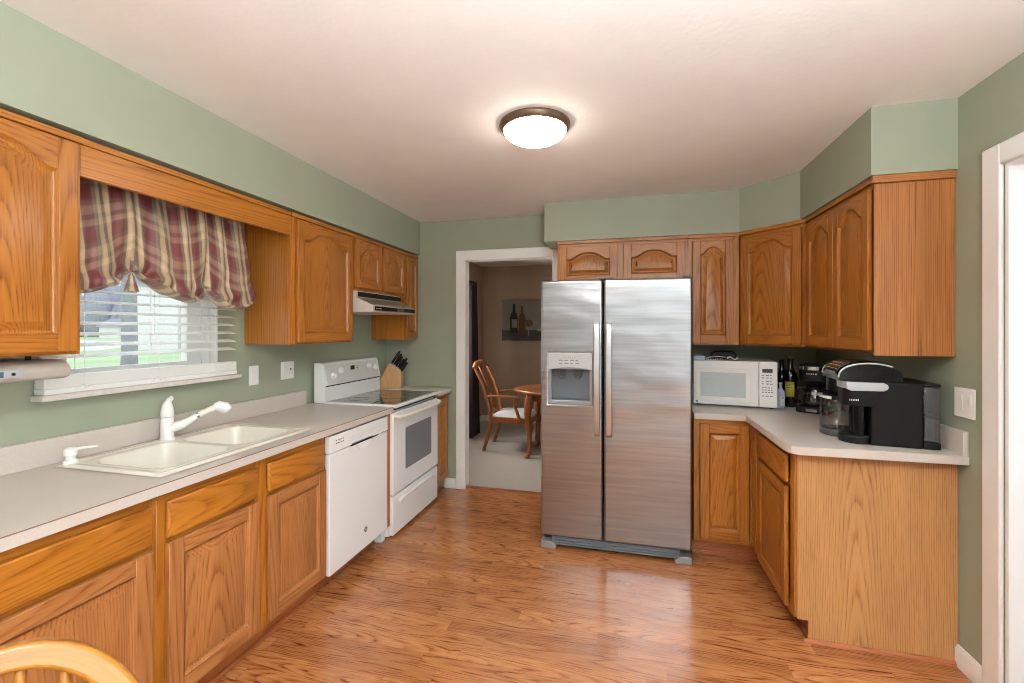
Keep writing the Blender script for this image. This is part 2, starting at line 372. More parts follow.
def thing(name, label, cat, loc, group=None):
    group = group or GROUPS.get(name)
    o = bpy.data.objects.new(name, None); C.objects.link(o); o.location = loc; o.empty_display_size = 0.1
    return tag(o, label, cat, group)
def struct(mb, name, mat, bevel=0.0, parent=None, **k):
    o = mb.build(name, mat, parent, bevel, **k)
    if not parent: o['kind'] = 'structure'
    return o
# directions of the three cabinet runs
RUN_L = ((0, 1, 0), (0, 0, 1), (1, 0, 0)); RUN_B = ((1, 0, 0), (0, 0, 1), (0, -1, 0)); RUN_R = ((0, -1, 0), (0, 0, 1), (-1, 0, 0))
XL, XR, YB, ZC = -2.20, 1.39, 3.80, 2.44      # left wall, right wall, back wall, ceiling
# ------------------------------------------------------------------ room shell
def room():
    b = MB(); b.box(XL-0.12, XR+0.12, -2.4, YB+0.05, -0.08, 0, 0); struct(b, 'floor', M['floor'])
    b = MB(); b.box(XL-0.12, XR+0.12, -2.4, YB, ZC, ZC+0.08); struct(b, 'ceiling', M['ceil'])
    b = MB(); b.slab([-2.4, 1.27, 2.0, YB+0.12], [0, 1.20, 2.02, ZC], [(1, 1)], XL-0.14, XL, axis=0); struct(b, 'wall_left', M['wall'])
    b = MB(); b.slab([XL, -1.43, -0.57, XR], [0, 2.09, ZC], [(1, 0)], YB, YB+0.12, axis=1); struct(b, 'wall_back', M['wall'])
    b = MB(); b.slab([-2.4, -2.15, -0.35, 1.18, 2.08, YB+0.12], [0, 2.07, ZC], [(1, 0), (3, 0)], XR, XR+0.12, axis=0); struct(b, 'wall_right', M['wall'])
    b = MB()                                   # glazed patio door in the right wall, behind the camera
    for y0_, y1_ in ((-2.15, -2.09), (-1.28, -1.22), (-0.41, -0.35)): b.box(XR+0.04, XR+0.10, y0_, y1_, 0, 2.07)
    b.box(XR+0.04, XR+0.10, -2.15, -0.35, 0, 0.07); b.box(XR+0.04, XR+0.10, -2.15, -0.35, 2.0, 2.07)
    d = struct(b, 'door_2', M['white_trim'])
    b = MB(); b.box(XR+0.067, XR+0.073, -2.09, -0.41, 0.07, 2.0); b.build('pane', M['pane'], d)
    b = MB(); b.box(XL, XR, -2.52, -2.4, 0, ZC); struct(b, 'wall_rear', M['rear_wall'])
    # soffits over the cabinets
    b = MB(); b.box(XL, -1.845, -0.6, YB, 2.134, ZC); struct(b, 'wall_soffit_left', M['wall'])
    b = MB(); b.prism([(-0.615, YB), (-0.615, 3.455), (0.785, 3.455), (1.07, 3.165), (1.07, 2.33), (XR, 2.33), (XR, YB)], 2.134, ZC); struct(b, 'wall_soffit_right', M['wall'])
    # back doorway: casing, jamb, threshold
    b = MB(); y0 = YB-0.018
    b.box(-1.487, -1.395, y0, YB, 0, 2.157); b.box(-0.605, -0.52, y0, YB, 0, 2.157); b.box(-1.395, -0.605, y0, YB, 2.066, 2.157, 0)
    struct(b, 'trim_1', M['white_trim'], 0.006)
    b = MB(); b.box(-1.43, -1.413, YB-0.004, YB+0.135, 0, 2.09); b.box(-0.587, -0.57, YB-0.004, YB+0.135, 0, 2.09); b.box(-1.413, -0.587, YB-0.004, YB+0.135, 2.073, 2.09)
    struct(b, 'trim_2', M['white_trim'], 0.002)
    b = MB(); b.prism([(YB+0.02, 0), (YB+0.03, 0.009), (YB+0.07, 0.009), (YB+0.08, 0)], -1.413, -0.587, 0, 0); struct(b, 'trim_3', M['oak_kick'])
    # right doorway
    b = MB(); x1 = XR; x0 = XR-0.018
    b.box(x0, x1, 2.085, 2.173, 0, 2.148); b.box(x0, x1, 1.09, 1.175, 0, 2.148); b.box(x0, x1, 1.175, 2.085, 2.063, 2.148, 1)
    struct(b, 'trim_4', M['white_trim'], 0.006)
    b = MB(); b.box(XR-0.004, XR+0.135, 2.063, 2.08, 0, 2.07); b.box(XR-0.004, XR+0.135, 1.18, 1.197, 0, 2.07); b.box(XR-0.004, XR+0.135, 1.197, 2.063, 2.053, 2.07)
    struct(b, 'trim_5', M['white_trim'], 0.002)
    # baseboards
    b = MB(); b.prism([(0, 0), (0.014, 0), (0.014, 0.075), (0.006, 0.09), (0, 0.09)], 0, 0.155, 1)
    b.O = Vector((XR, 2.174, 0)); b2 = MB((XR, 2.174, 0), (-1, 0, 0), (0, 1, 0), (0, 0, 1)); b2.prism([(0, 0), (0.014, 0), (0.014, 0.075), (0.006, 0.09), (0, 0.09)], 0, 0.152, 1)
    struct(b2, 'baseboard_right', M['white_trim'])
    b = MB(); b.box(-1.60, -1.487, YB-0.014, YB, 0, 0.09); struct(b, 'baseboard_back', M['white_trim'], 0.004)
    # hall beyond the right doorway
    b = MB(); b.box(XR+0.12, 3.2, 0.4, 2.6, -0.08, 0); struct(b, 'floor_hall', M['floor'])
    b = MB(); b.box(XR+0.12, 3.2, 0.4, 2.6, ZC, ZC+0.08); struct(b, 'ceiling_hall', M['ceil'])
    b = MB(); b.box(3.2, 3.3, 0.4, 2.6, 0, ZC); b.box(XR+0.12, 3.3, 0.3, 0.4, 0, ZC); b.box(XR+0.12, 3.3, 2.6, 2.7, 0, ZC); struct(b, 'wall_hall', M['hall_wall'])
room()
def sink_window():
    b = MB()                                   # vinyl frame
    b.slab([1.27, 1.315, 1.95, 2.0], [1.20, 1.25, 1.97, 2.02], [(1, 1)], XL-0.11, XL-0.05, axis=0)
    wnd = struct(b, 'window_1', M['white_trim'], 0.004)
    b = MB(); b.box(XL-0.10, XL-0.06, 1.315, 1.345, 1.25, 1.97); b.box(XL-0.10, XL-0.06, 1.87, 1.95, 1.25, 1.97)
    b.box(XL-0.10, XL-0.06, 1.345, 1.87, 1.25, 1.275); b.build('sash', M['white_trim'], wnd, 0.003)
    b = MB(); b.box(XL-0.082, XL-0.078, 1.345, 1.92, 1.275, 1.97); b.build('pane', M['pane'], wnd)
    b = MB(); b.slab([1.262, 1.272, 1.998, 2.008], [1.192, 1.2, 2.02, 2.03], [(1, 1)], XL-0.05, XL-0.001, axis=0); b.build('window_jamb', M['white_trim'], wnd)
    b = MB(); b.box(XL, XL+0.068, 1.192, 2.095, 1.166, 1.19, 1); o = b.build('trim_6', M['stone_sill'], None, 0.004); o['kind'] = 'structure'
sink_window()
def dining_room():
    x0, x1, y0, y1 = XL, 2.2, YB+0.12, 6.75
    b = MB(); b.box(x0-0.1, x1, YB+0.05, y1, -0.08, 0); struct(b, 'floor_dining', M['carpet'])
    b = MB(); b.box(x0-0.1, x1, YB+0.12, y1, ZC, ZC+0.08); struct(b, 'ceiling_dining', M['ceil'])
    b = MB(); b.box(x0-0.1, x1+0.1, y1, y1+0.1, 0, ZC); struct(b, 'wall_dining_back', M['dining_wall'])
    b = MB(); b.slab([y0, 4.5, 5.65, y1], [0, 0.85, 2.05, ZC], [(1, 1)], x0-0.1, x0, axis=0); struct(b, 'wall_dining_left', M['dining_wall'])
    b = MB(); b.box(x1, x1+0.1, y0, y1, 0, ZC); struct(b, 'wall_dining_right', M['dining_wall'])
    b = MB(); b.slab([x0, -1.43, -0.57, x1], [0, 2.09, ZC], [(1, 0)], y0, y0+0.012, axis=1); struct(b, 'wall_dining_front', M['dining_wall'])
    b = MB(); b.slab([4.5, 4.56, 5.59, 5.65], [0.85, 0.91, 1.99, 2.05], [(1, 1)], x0-0.08, x0-0.02, axis=0); wd = struct(b, 'window_2', M['white_trim'])
    b = MB(); b.box(x0-0.055, x0-0.045, 4.56, 5.59, 0.91, 1.99); b.build('pane', M['pane'], wd)
    b = MB(); b.box(x0, x0+0.013, y0+0.02, y1, 0, 0.09); b.box(x0, x1, y1-0.013, y1, 0, 0.09); struct(b, 'baseboard_dining', M['white_trim'])
dining_room()
# ------------------------------------------------------------------ cabinets
def arch_fn(w, s, h, top, rise):
    x0, x1 = s, w-s
    def f(x):
        t = min(1, max(0, (x-x0)/(x1-x0)))
        sh = 0.06
        t = min(1, max(0, (t-sh)/(1-2*sh)))
        q = abs(2*t-1)**1.5
        return h-top+rise*(1-q*q*(3-2*q))
    return f
def door_mesh(b, u0, u1, v0, v1, arch=True, t=0.020, d0=0.002, stile=None, hi=None):
    """framed door with a raised panel; the top rail is cut to a cathedral arch when arch is set"""
    w, h = u1-u0, v1-v0
    s = stile or min(0.057, w*0.20); rb = min(0.057, h*0.19)
    rise = min(0.062, w*0.17, h*0.18) if arch else 0.0
    top = (s*0.85+rise) if arch else min(0.057, h*0.2)
    if arch and h < 0.4: top = 0.050+rise; rb = 0.058
    f = arch_fn(w, s, h, top, rise) if arch else (lambda x: h-top)
    Z = d0
    def sh(p): return (u0+p[0], v0+p[1])
    b.box(u0, u0+s, v0, v1, Z, Z+t, 1); b.box(u1-s, u1, v0, v1, Z, Z+t, 1)
    b.box(u0+s, u1-s, v0, v0+rb, Z, Z+t-0.0004, 0)
    n = 24 if arch else 1
    xs = [s+(w-2*s)*k/n for k in range(n+1)]
    b.prism([sh((w-s, h)), sh((s, h))]+[sh((x, f(x))) for x in xs], Z, Z+t-0.0004, 2, 0)
    # panel loops: inset, depth
    ins = min(1.0, (w-2*s)/0.20); hh = min(1.0, (h-top-rb)/0.14); k_ = min(ins, hh)
    loops = [(0.0, t), (0.008*k_, t-0.011), (0.015*k_, t-0.013), (0.042*k_, t-0.0005)]
    vs = []; N = None
    for i, d in loops:
        ring = [(s+i, rb+i), (w-s-i, rb+i)]
        for k in range(n, -1, -1):
            x = s+(w-2*s)*k/n; xi = s+i+(w-2*s-2*i)*k/n
            ring.append((xi, f(x)-i))
        N = len(ring); vs += [(u0+p[0], v0+p[1], Z+d) for p in ring]
    fs = []
    for L in range(len(loops)-1):
        for k in range(N): fs.append((L*N+k, L*N+(k+1) % N, (L+1)*N+(k+1) % N, (L+1)*N+k))
    L = len(loops)-1
    if arch:   # fill the arched field with quads down to the bottom edge
        c = L*N; b0 = [((vs[c][0]*(n-k)+vs[c+1][0]*k)/n) for k in range(n+1)]
        base = len(vs); vs += [(b0[k], vs[c][1], vs[c][2]) for k in range(n+1)]
        for k in range(n):
            fs.append((base+k, base+k+1, c+2+(n-k-1), c+2+(n-k)))
    else: fs.append(tuple(L*N+k for k in range(N)))
    b.add(vs, fs, 1)
def add_door(root, fr, rect, arch=True, mat='oak_door', name='door', **k):
    b = MB(*fr); door_mesh(b, *rect, arch=arch, **k); return b.build(name, M[mat], root, 0.003)
def add_drawer(root, fr, rect, mat='oak', name='drawer'):
    u0, u1, v0, v1 = rect; b = MB(*fr)
    b.prism([(u0, 0.002), (u0, 0.013), (u0+0.012, 0.021), (u1-0.012, 0.021), (u1, 0.013), (u1, 0.002)], v0+0.0, v1, 1, 0)
    # lip edges top and bottom are eased by the bevel
    return b.build(name, M[mat], root, 0.006, 3)
def carcass(root, fr, w, depth, z0, z1, stiles, rails, toe=0.0, side='oak', top_strip=False, ztop=None):
    b = MB(*fr)
    b.box(0.001, w-0.001, z0, ztop or z1, -depth, -0.019, 1)
    for a, c in stiles: b.box(a, c, z0, z1, -0.019, 0, 1)
    for k in range(len(stiles)-1):
        for a, c in rails: b.box(stiles[k][1], stiles[k+1][0], a, c, -0.019, -0.0004, 0)
    if top_strip: b.box(0, w, z1-0.024, z1, 0, 0.016, 0)
    o = b.build('cabinet_body', M[side], root, 0.0012, 1)
    if toe:
        b = MB(*fr); b.box(0, w, 0, z0, -depth, -0.065, 0); b.box(0, w, 0, 0.018, -0.065, -0.050, 0); b.build('toe_kick', M['oak_kick'], root)
    return o
def fr_of(x, y, run): return ((x, y, 0),)+run
# --- left run, base
def base_left():
    y0 = -0.30; fr = fr_of(-1.572, y0, RUN_L); w = 1.19-y0
    r = thing('base_cabinet', 'oak base cabinet nearest the camera, left of the sink cabinet', 'cabinet', (-1.9, 0.5, 0))
    carcass(r, fr, w, 0.62, 0.10, 0.876, [(0, 0.04), (0.655, 0.70), (w-0.027, w)], [(0.10, 0.135), (0.685, 0.715), (0.832, 0.876)], 0.1)
    for a, c in ((0.03, 0.66), (0.69, 1.466)):
        add_door(r, fr, (a, c, 0.125, 0.69), False, mat='oak_base'); add_drawer(r, fr, (a, c, 0.708, 0.838))
    y0 = 1.19; fr = fr_of(-1.572, y0, RUN_L); w = 2.08-y0
    r = thing('sink_cabinet', 'oak base cabinet under the double sink with two doors', 'cabinet', (-1.9, 1.63, 0))
    carcass(r, fr, w, 0.62, 0.10, 0.876, [(0, 0.034), (0.420, 0.490), (w-0.016, w)], [(0.10, 0.135), (0.685, 0.715), (0.832, 0.876)], 0.1, ztop=0.73)
    for a, c in ((0.027, 0.427), (0.484, 0.877)):
        add_door(r, fr, (a, c, 0.125, 0.69), False, mat='oak_base'); add_drawer(r, fr, (a, c, 0.708, 0.838), name='drawer_front')
    b = MB(); b.box(-2.18, -1.560, 2.694, 2.750, 0.10, 0.872, 2)
    o = b.build('filler_panel', M['oak'], None, 0.001, 1); tag(o, 'narrow oak filler strip between the dishwasher and the range', 'panel')
    b = MB(); b.box(-2.1, -1.60, 2.700, 2.748, 0.0, 0.10); o = b.build('toe_filler', M['white_appl'], o)
    y0 = 3.515; fr = fr_of(-1.572, y0, RUN_L); w = 3.775-y0
    r = thing('narrow_cabinet', 'narrow oak base cabinet between the range and the doorway', 'cabinet', (-1.9, 3.64, 0))
    carcass(r, fr, w, 0.62, 0.10, 0.876, [(0, 0.03), (w-0.03, w)], [(0.10, 0.135), (0.842, 0.876)], 0.1)
    add_door(r, fr, (0.018, w-0.018, 0.125, 0.842), False)
base_left()
# --- left run, wall cabinets
def upper_left():
    X = -1.875; Z0, Z1 = 1.355, 2.122; top = (2.075, Z1); D = 0.32
    fr = fr_of(X, 0.24, RUN_L); w = 1.154-0.24
    r = thing('wall_cabinet', 'oak wall cabinet left of the window, with the silver radio below it', 'cabinet', (-2.0, 0.7, Z0))
    carcass(r, fr, w, D, Z0, Z1, [(0, 0.03), (0.43, 0.47), (w-0.035, w)], [(Z0, Z0+0.035), top], top_strip=True)
    add_door(r, fr, (0.012, 0.442, Z0+0.012, 2.092), True); add_door(r, fr, (0.458, w-0.018, Z0+0.012, 2.092), True)
    b = MB(*fr_of(X, 1.155, RUN_L)); ww = 2.174-1.155
    b.box(0, ww, 1.987, 2.10, -0.019, 0, 0); b.box(0, ww, 2.10, Z1, -0.019, 0.010, 0)
    o = b.build('valance_board', M['oak'], None, 0.002); tag(o, 'horizontal oak board spanning above the window between two cabinets', 'board')
    fr = fr_of(X, 2.175, RUN_L); w = 2.770-2.175
    r = thing('wall_cabinet', 'single-door oak wall cabinet between the window and the range hood', 'cabinet', (-2.0, 2.5, Z0))
    carcass(r, fr, w, D, Z0, Z1, [(0, 0.045), (w-0.02, w)], [(Z0, Z0+0.035), top], top_strip=True, side='oak')
    add_door(r, fr, (0.040, w-0.012, Z0+0.012, 2.092), True)
    fr = fr_of(X, 2.771, RUN_L); w = 3.545-2.771; z0 = 1.725
    r = thing('hood_cabinet', 'short two-door oak wall cabinet above the range hood', 'cabinet', (-2.0, 3.15, z0))
    carcass(r, fr, w, D, z0, Z1, [(0, 0.03), (w/2-0.02, w/2+0.02), (w-0.02, w)], [(z0, z0+0.035), top], top_strip=True)
    add_door(r, fr, (0.022, w/2-0.014, z0+0.022, 2.092), True); add_door(r, fr, (w/2+0.014, w-0.014, z0+0.022, 2.092), True)
    fr = fr_of(X, 3.546, RUN_L); w = 3.785-3.546
    r = thing('wall_cabinet', 'narrow oak wall cabinet in the corner above the knife block', 'cabinet', (-2.0, 3.66, Z0))
    carcass(r, fr, w, D, Z0, Z1, [(0, 0.03), (w-0.03, w)], [(Z0, Z0+0.035), top], top_strip=True)
    add_door(r, fr, (0.02, w-0.018, Z0+0.012, 2.092), True)
upper_left()
# --- back and right wall cabinets
def upper_right():
    Z0, Z1 = 1.332, 2.133; top = (2.075, Z1); Yf = 3.482
    fr = fr_of(-0.515, Yf, RUN_B); w = 0.447+0.515; z0 = 1.785
    r = thing('fridge_cabinet', 'short two-door oak wall cabinet above the refrigerator', 'cabinet', (0, 3.65, z0))
    carcass(r, fr, w, 0.316, z0, Z1, [(0, 0.03), (w/2-0.025, w/2+0.025), (w-0.02, w)], [(z0, z0+0.035), top], top_strip=True)
    add_door(r, fr, (0.018, w/2-0.020, z0+0.02, 2.086), True); add_door(r, fr, (w/2+0.022, w-0.020, z0+0.02, 2.086), True)
    fr = fr_of(0.448, Yf, RUN_B); w = 0.792-0.448
    r = thing('wall_cabinet', 'narrow oak wall cabinet between the refrigerator and the corner, above the microwave', 'cabinet', (0.6, 3.65, Z0))
    carcass(r, fr, w, 0.316, Z0, Z1, [(0, 0.04), (w-0.04, w)], [(Z0, Z0+0.035), top], top_strip=True)
    add_door(r, fr, (0.028, w-0.038, Z0+0.014, 2.086), True)
    # diagonal corner
    p0 = Vector((0.794, 3.481, 0)); p1 = Vector((1.096, 3.138, 0)); U = (p1-p0).normalized(); w = (p1-p0).length; D = U.cross(Vector((0, 0, 1)))
    fr = (tuple(p0), tuple(U), (0, 0, 1), tuple(D))
    r = thing('corner_wall_cabinet', 'diagonal oak corner wall cabinet above the wine bottles', 'cabinet', (1.1, 3.5, Z0))
    b = MB(); q0 = p0-D*0.019; q1 = p1-D*0.019
    b.prism([(q0.x, q0.y), (q1.x, q1.y), (XR-0.001, q1.y), (XR-0.001, YB-0.001), (q0.x, YB-0.001)], Z0, Z1)
    b.O = Vector((0, 0, 0)); f = MB(*fr)
    for a, c in ((0, 0.035), (w-0.035, w)): f.box(a, c, Z0, Z1, -0.019, 0, 1)
    for a, c in ((Z0, Z0+0.035), top): f.box(0.035, w-0.035, a, c, -0.019, -0.0004, 0)
    f.box(0, w, Z1-0.024, Z1, 0, 0.016, 0)
    n = len(f.v); off = len(b.v)
    b.v += f.v; b.g += f.g; b.f += [[i+off for i in q] for q in f.f]; b.m += f.m; b.s += f.s
    b.build('cabinet_body', M['oak'], r, 0.0012, 1)
    add_door(r, fr, (0.022, w-0.022, Z0+0.014, 2.086), True)
    # right
    fr = fr_of(1.100, 3.136, RUN_R); w = 3.136-2.35
    r = thing('wall_cabinet', 'two-door oak wall cabinet on the right wall with its broad side panel showing', 'cabinet', (1.25, 2.75, Z0))
    carcass(r, fr, w, 0.288, Z0, Z1, [(0, 0.03), (w-0.03, w)], [(Z0, Z0+0.035), top], top_strip=True)
    add_door(r, fr, (0.030, 0.396, Z0+0.014, 2.086), True); add_door(r, fr, (0.402, w-0.030, Z0+0.014, 2.086), True)
    b = MB(); b.box(1.088, XR-0.001, 2.344, 2.350, Z0-0.008, 2.096, 2); b.box(1.078, XR-0.001, 2.334, 2.350, 2.100, 2.133, 0)
    b.build('side_panel', M['oak_side'], r, 0.001, 1)['label'] = 'plain light oak side panel'
upper_right()
def base_right():
    Z0, Z1 = 0.10, 0.876
    r = thing('corner_base_cabinet', 'oak corner base cabinet beside the refrigerator with two narrow doors at right angles', 'cabinet', (0.9, 3.3, 0))
    b = MB(); b.prism([(0.425, 3.059), (0.784, 3.059), (0.784, 2.866), (XR-0.001, 2.866), (XR-0.001, YB-0.001), (0.425, YB-0.001)], Z0, Z1)
    b.box(0.425, 0.462, 3.04, 3.059, Z0, Z1, 2); b.box(0.462, 0.765, 3.0405, 3.059, Z0, 0.135, 0); b.box(0.462, 0.765, 3.0405, 3.059, 0.842, Z1, 0)
    b.box(0.7655, 0.784, 2.866, 3.059, 0.842, Z1, 1); b.box(0.7655, 0.784, 2.866, 3.059, Z0, 0.135, 1)
    b.build('cabinet_body', M['oak'], r, 0.0012, 1)
    fb = fr_of(0.425, 3.04, RUN_B); add_door(r, fb, (0.035, 0.318, 0.125, 0.848), False, stile=0.055)
    frr = fr_of(0.765, 3.038, RUN_R); add_door(r, frr, (0.0225, 0.158, 0.125, 0.848), False, stile=0.034)
    b = MB(); b.box(0.425, 0.85, 3.10, 3.12, 0, Z0, 0); b.box(0.425, 0.835, 3.085, 3.10, 0, 0.018, 0); b.box(0.83, 0.85, 2.866, 3.10, 0, Z0, 1)
    b.build('toe_kick', M['oak_kick'], r)
    fr = fr_of(0.765, 2.864, RUN_R); w = 2.864-2.336
    r = thing('base_cabinet', 'oak base cabinet under the black brewer, one drawer over one door', 'cabinet', (1.1, 2.6, 0))
    carcass(r, fr, w, 0.62, Z0, Z1, [(0, 0.03), (w-0.05, w)], [(Z0, 0.135), (0.685, 0.715), (0.838, Z1)], 0.1)
    add_door(r, fr, (0.010, w-0.062, 0.115, 0.69), False); add_drawer(r, fr, (0.010, w-0.062, 0.708, 0.842))
    b = MB(); b.prism([(0.775, 0.10), (0.82, 0.10), (0.82, 0.0), (XR-0.003, 0.0), (XR-0.003, 0.876), (0.775, 0.876)], 2.326, 2.336, 1)
    b.build('end_panel', M['oak_panel'], r)['label'] = 'broad pale oak end panel facing the room'
    b = MB(); b.prism([(2.326, 0), (2.312, 0), (2.314, 0.010), (2.320, 0.017), (2.326, 0.018)], 0.80, XR-0.014, 0, 0)
    b.build('quarter_round', M['oak_kick'], r)['label'] = 'reddish quarter round strip at the floor'
base_right()
# ------------------------------------------------------------------ countertops
def counters():
    lam = [M['laminate'], M['seam']]
    b = MB(); b.slab([XL+0.001, -2.09, -1.64, -1.533], [-0.30, 1.27, 1.985, 2.748], [(1, 1)], 0.876, 0.914)
    b.box(-1.5332, -1.5322, -0.30, 2.748, 0.9105, 0.9142, 1, 1)
    o = b.build('countertop', lam, None, 0.0015, 1); tag(o, 'long beige laminate countertop holding the sink, left wall', 'countertop')
    b = MB(); b.box(XL+0.001, -2.18, -0.30, 2.690, 0.914, 1.015); b.build('backsplash', lam, o, 0.002)
    b = MB(); b.box(XL+0.001, -1.533, 3.512, YB-0.002, 0.876, 0.914)
    o = b.build('countertop', lam, None, 0.0015, 1); tag(o, 'small beige countertop piece under the knife block', 'countertop')
    b = MB(); b.prism([(0.425, YB-0.001), (0.425, 3.017), (0.722, 3.017), (0.722, 2.315), (0.735, 2.28), (0.765, 2.262), (XR-0.001, 2.262), (XR-0.001, YB-0.001)], 0.876, 0.914)
    o = b.build('countertop', lam, None, 0.0015, 1); tag(o, 'L-shaped beige countertop holding the microwave and the black brewer', 'countertop')
    b = MB(); b.box(XR-0.021, XR-0.001, 2.266, YB-0.001, 0.914, 1.015); b.box(0.425, XR-0.021, YB-0.021, YB-0.001, 0.914, 1.015); b.build('backsplash', lam, o, 0.002)
counters()
# ------------------------------------------------------------------ sink, faucet, soap dispenser
def sink():
    x0, x1, y0, y1 = -2.125, -1.598, 1.222, 2.02
    bowls = [(-2.045, -1.665, 1.285, 1.605, 0.17, 0.06), (-2.045, -1.665, 1.645, 1.968, 0.13, 0.06)]
    def sd(x, y, r):
        a, c, d, e, dep, rad = r
        px = abs(x-(a+c)/2)-(c-a)/2+rad; py = abs(y-(d+e)/2)-(e-d)/2+rad
        return math.hypot(max(px, 0), max(py, 0))+min(max(px, py), 0)-rad
    def sm(t): t = min(1, max(0, t)); return t*t*(3-2*t)
    def fn(i, j):
        x = x0+(x1-x0)*i; y = y0+(y1-y0)*j
        e = min(x-x0, x1-x, y-y0, y1-y)
        z = 0.9165+0.008*sm(e/0.016)-0.003*sm((e-0.02)/0.02)
        for r in bowls: z -= r[4]*sm(-sd(x, y, r)/0.035)
        return (x, y, z)
    b = MB(); b.grid(70, 110, fn)
    o = b.build('sink', M['cream'], None); tag(o, 'cream double-bowl drop-in sink set in the left countertop', 'sink')
    for (cx, cy, z) in ((-1.86, 1.44, 0.7475), (-1.86, 1.80, 0.787)):
        b = MB(); b.lathe([(0.0, 0.001), (0.02, 0.001), (0.034, 0.006), (0.04, 0.003), (0.042, 0.0)], (cx, cy, z+0.006), 24); b.build('drain', M['chrome'], o)
    # faucet
    f = thing('faucet', 'white single-lever kitchen faucet with a pull-out spray head', 'faucet', (-2.09, 1.632, 0.922))
    fx, fy = -2.09, 1.632
    b = MB(); b.lathe([(0.0, 0.922), (0.030, 0.922), (0.030, 0.932), (0.027, 0.936), (0.026, 1.010), (0.0245, 1.030), (0.0, 1.032)], (fx, fy, 0), 24)
    b.tube([(fx, fy, 0.975), (fx+0.03, fy+0.045, 0.985), (fx+0.05, fy+0.075, 1.005), (fx+0.064, fy+0.098, 1.022)], [0.026, 0.022, 0.016, 0.0145], 14)
    b.build('faucet_body', M['white_plastic'], f)
    b = MB(); b.lathe([(0.0, 1.032), (0.0265, 1.033), (0.0265, 1.058), (0.021, 1.085), (0.014, 1.102), (0.0, 1.104)], (fx, fy, 0), 24)
    b.tube([(fx, fy, 1.092), (fx+0.006, fy+0.004, 1.112), (fx+0.018, fy+0.010, 1.122)], [0.014, 0.013, 0.010], 12); b.build('lever', M['white_plastic'], f)
    b = MB(); b.tube([(fx+0.062, fy+0.095, 1.021), (fx+0.067, fy+0.103, 1.025)], 0.0165, 14); b.build('collar', M['chrome'], f)
    b = MB(); b.tube([(fx+0.066, fy+0.101, 1.024), (fx+0.095, fy+0.140, 1.046), (fx+0.110, fy+0.160, 1.054)], [0.0145, 0.015, 0.017], 14); b.build('spout', M['bisque'], f)
    b = MB(); b.tube([(fx+0.104, fy+0.153, 1.055), (fx+0.114, fy+0.168, 1.058), (fx+0.130, fy+0.190, 1.048), (fx+0.137, fy+0.200, 1.034)], [0.018, 0.028, 0.031, 0.024], 16); b.build('spray_head', M['white_plastic'], f)
    s = thing('soap_dispenser', 'white soap pump at the left end of the sink rim', 'soap dispenser', (-2.085, 1.252, 0.92))
    b = MB(); b.lathe([(0, 0.920), (0.022, 0.920), (0.022, 0.934), (0.014, 0.940), (0.014, 0.952), (0.020, 0.956), (0.020, 0.978), (0.012, 0.984), (0, 0.985)], (-2.085, 1.252, 0), 20); b.build('pump_body', M['white_plastic'], s)
    b = MB(); b.tube([(-2.085, 1.252, 0.975), (-2.05, 1.275, 0.981), (-2.015, 1.299, 0.983)], [0.007, 0.005, 0.004], 10); b.build('nozzle', M['white_plastic'], s)
sink()
# ------------------------------------------------------------------ dishwasher
def marks(b, u0, u1, v, n, d, h=0.004, mi=0):
    p = (u1-u0)/n
    for k in range(n): b.box(u0+k*p, u0+k*p+p*random.uniform(0.45, 0.8), v, v+h, d, d+0.0006, 0, mi)
def dishwasher():
    fr = fr_of(-1.575, 2.086, RUN_L); w = 0.603
    r = thing('dishwasher', 'white built-in dishwasher between the sink cabinet and the range', 'dishwasher', (-1.85, 2.4, 0))
    b = MB(*fr); b.box(0.005, w-0.005, 0.11, 0.872, -0.57, -0.001); b.build('tub', M['rubber'], r)
    b = MB(*fr); b.box(0, w, 0.105, 0.765, 0, 0.030)
    b.build('door', M['white_appl'], r, 0.005, 3)
    b = MB(*fr); b.slab([0, 0.20, 0.43, w], [0.769, 0.776, 0.862], [(1, 0)], 0, 0.032); b.build('control_panel', M['white_appl'], r, 0.003)
    b = MB(*fr); b.box(0.19, 0.48, 0.763, 0.7695, 0.026, 0.0335, 0); b.build('handle_slot', M['black'], r)
    b = MB(*fr)                                # scooped grip below the slot
    pts = []; n = 18
    for k in range(n+1): a = PI*k/n; pts.append((0.325-0.075*math.cos(a), 0.763-0.048*math.sin(a)))
    b.prism(pts, 0.0300, 0.0345, 2, 0, 0, True); b.build('handle', M['white_plastic'], r, 0.003)
    b = MB(*fr); 
    for v in (0.827, 0.812): marks(b, 0.05, 0.13, v, 4, 0.032, 0.005)
    b.build('vent_mark', M['mark_dark'], r)
    b = MB(*fr); marks(b, 0.17, 0.52, 0.815, 12, 0.032, 0.004); marks(b, 0.19, 0.44, 0.80, 8, 0.032, 0.003); b.build('button_mark', M['control_grey'], r)
    b = MB(*fr); b.lathe([(0, 0.030), (0.016, 0.030), (0.016, 0.0315), (0.0125, 0.032), (0, 0.032)], (0.345, 0.215, 0), 28); bd = b.build('badge', M['mark_dark'], r)
    b = MB(*fr)
    b.tube([(0.345+0.0095*math.cos(a), 0.215+0.0095*math.sin(a), 0.0322) for a in [2*PI*k/20 for k in range(21)]], 0.0008, 6)
    b.tube([(0.341, 0.211, 0.0322), (0.340, 0.217, 0.0322), (0.344, 0.220, 0.0322), (0.344, 0.213, 0.0322), (0.348, 0.211, 0.0322), (0.351, 0.216, 0.0322), (0.347, 0.219, 0.0322)], 0.0007, 6)
    b.build('badge_script', M['mark_white'], bd)
    b = MB(*fr); b.box(0, w, 0, 0.10, -0.5, -0.07); b.build('toe_kick', M['oak_kick'], r)
dishwasher()
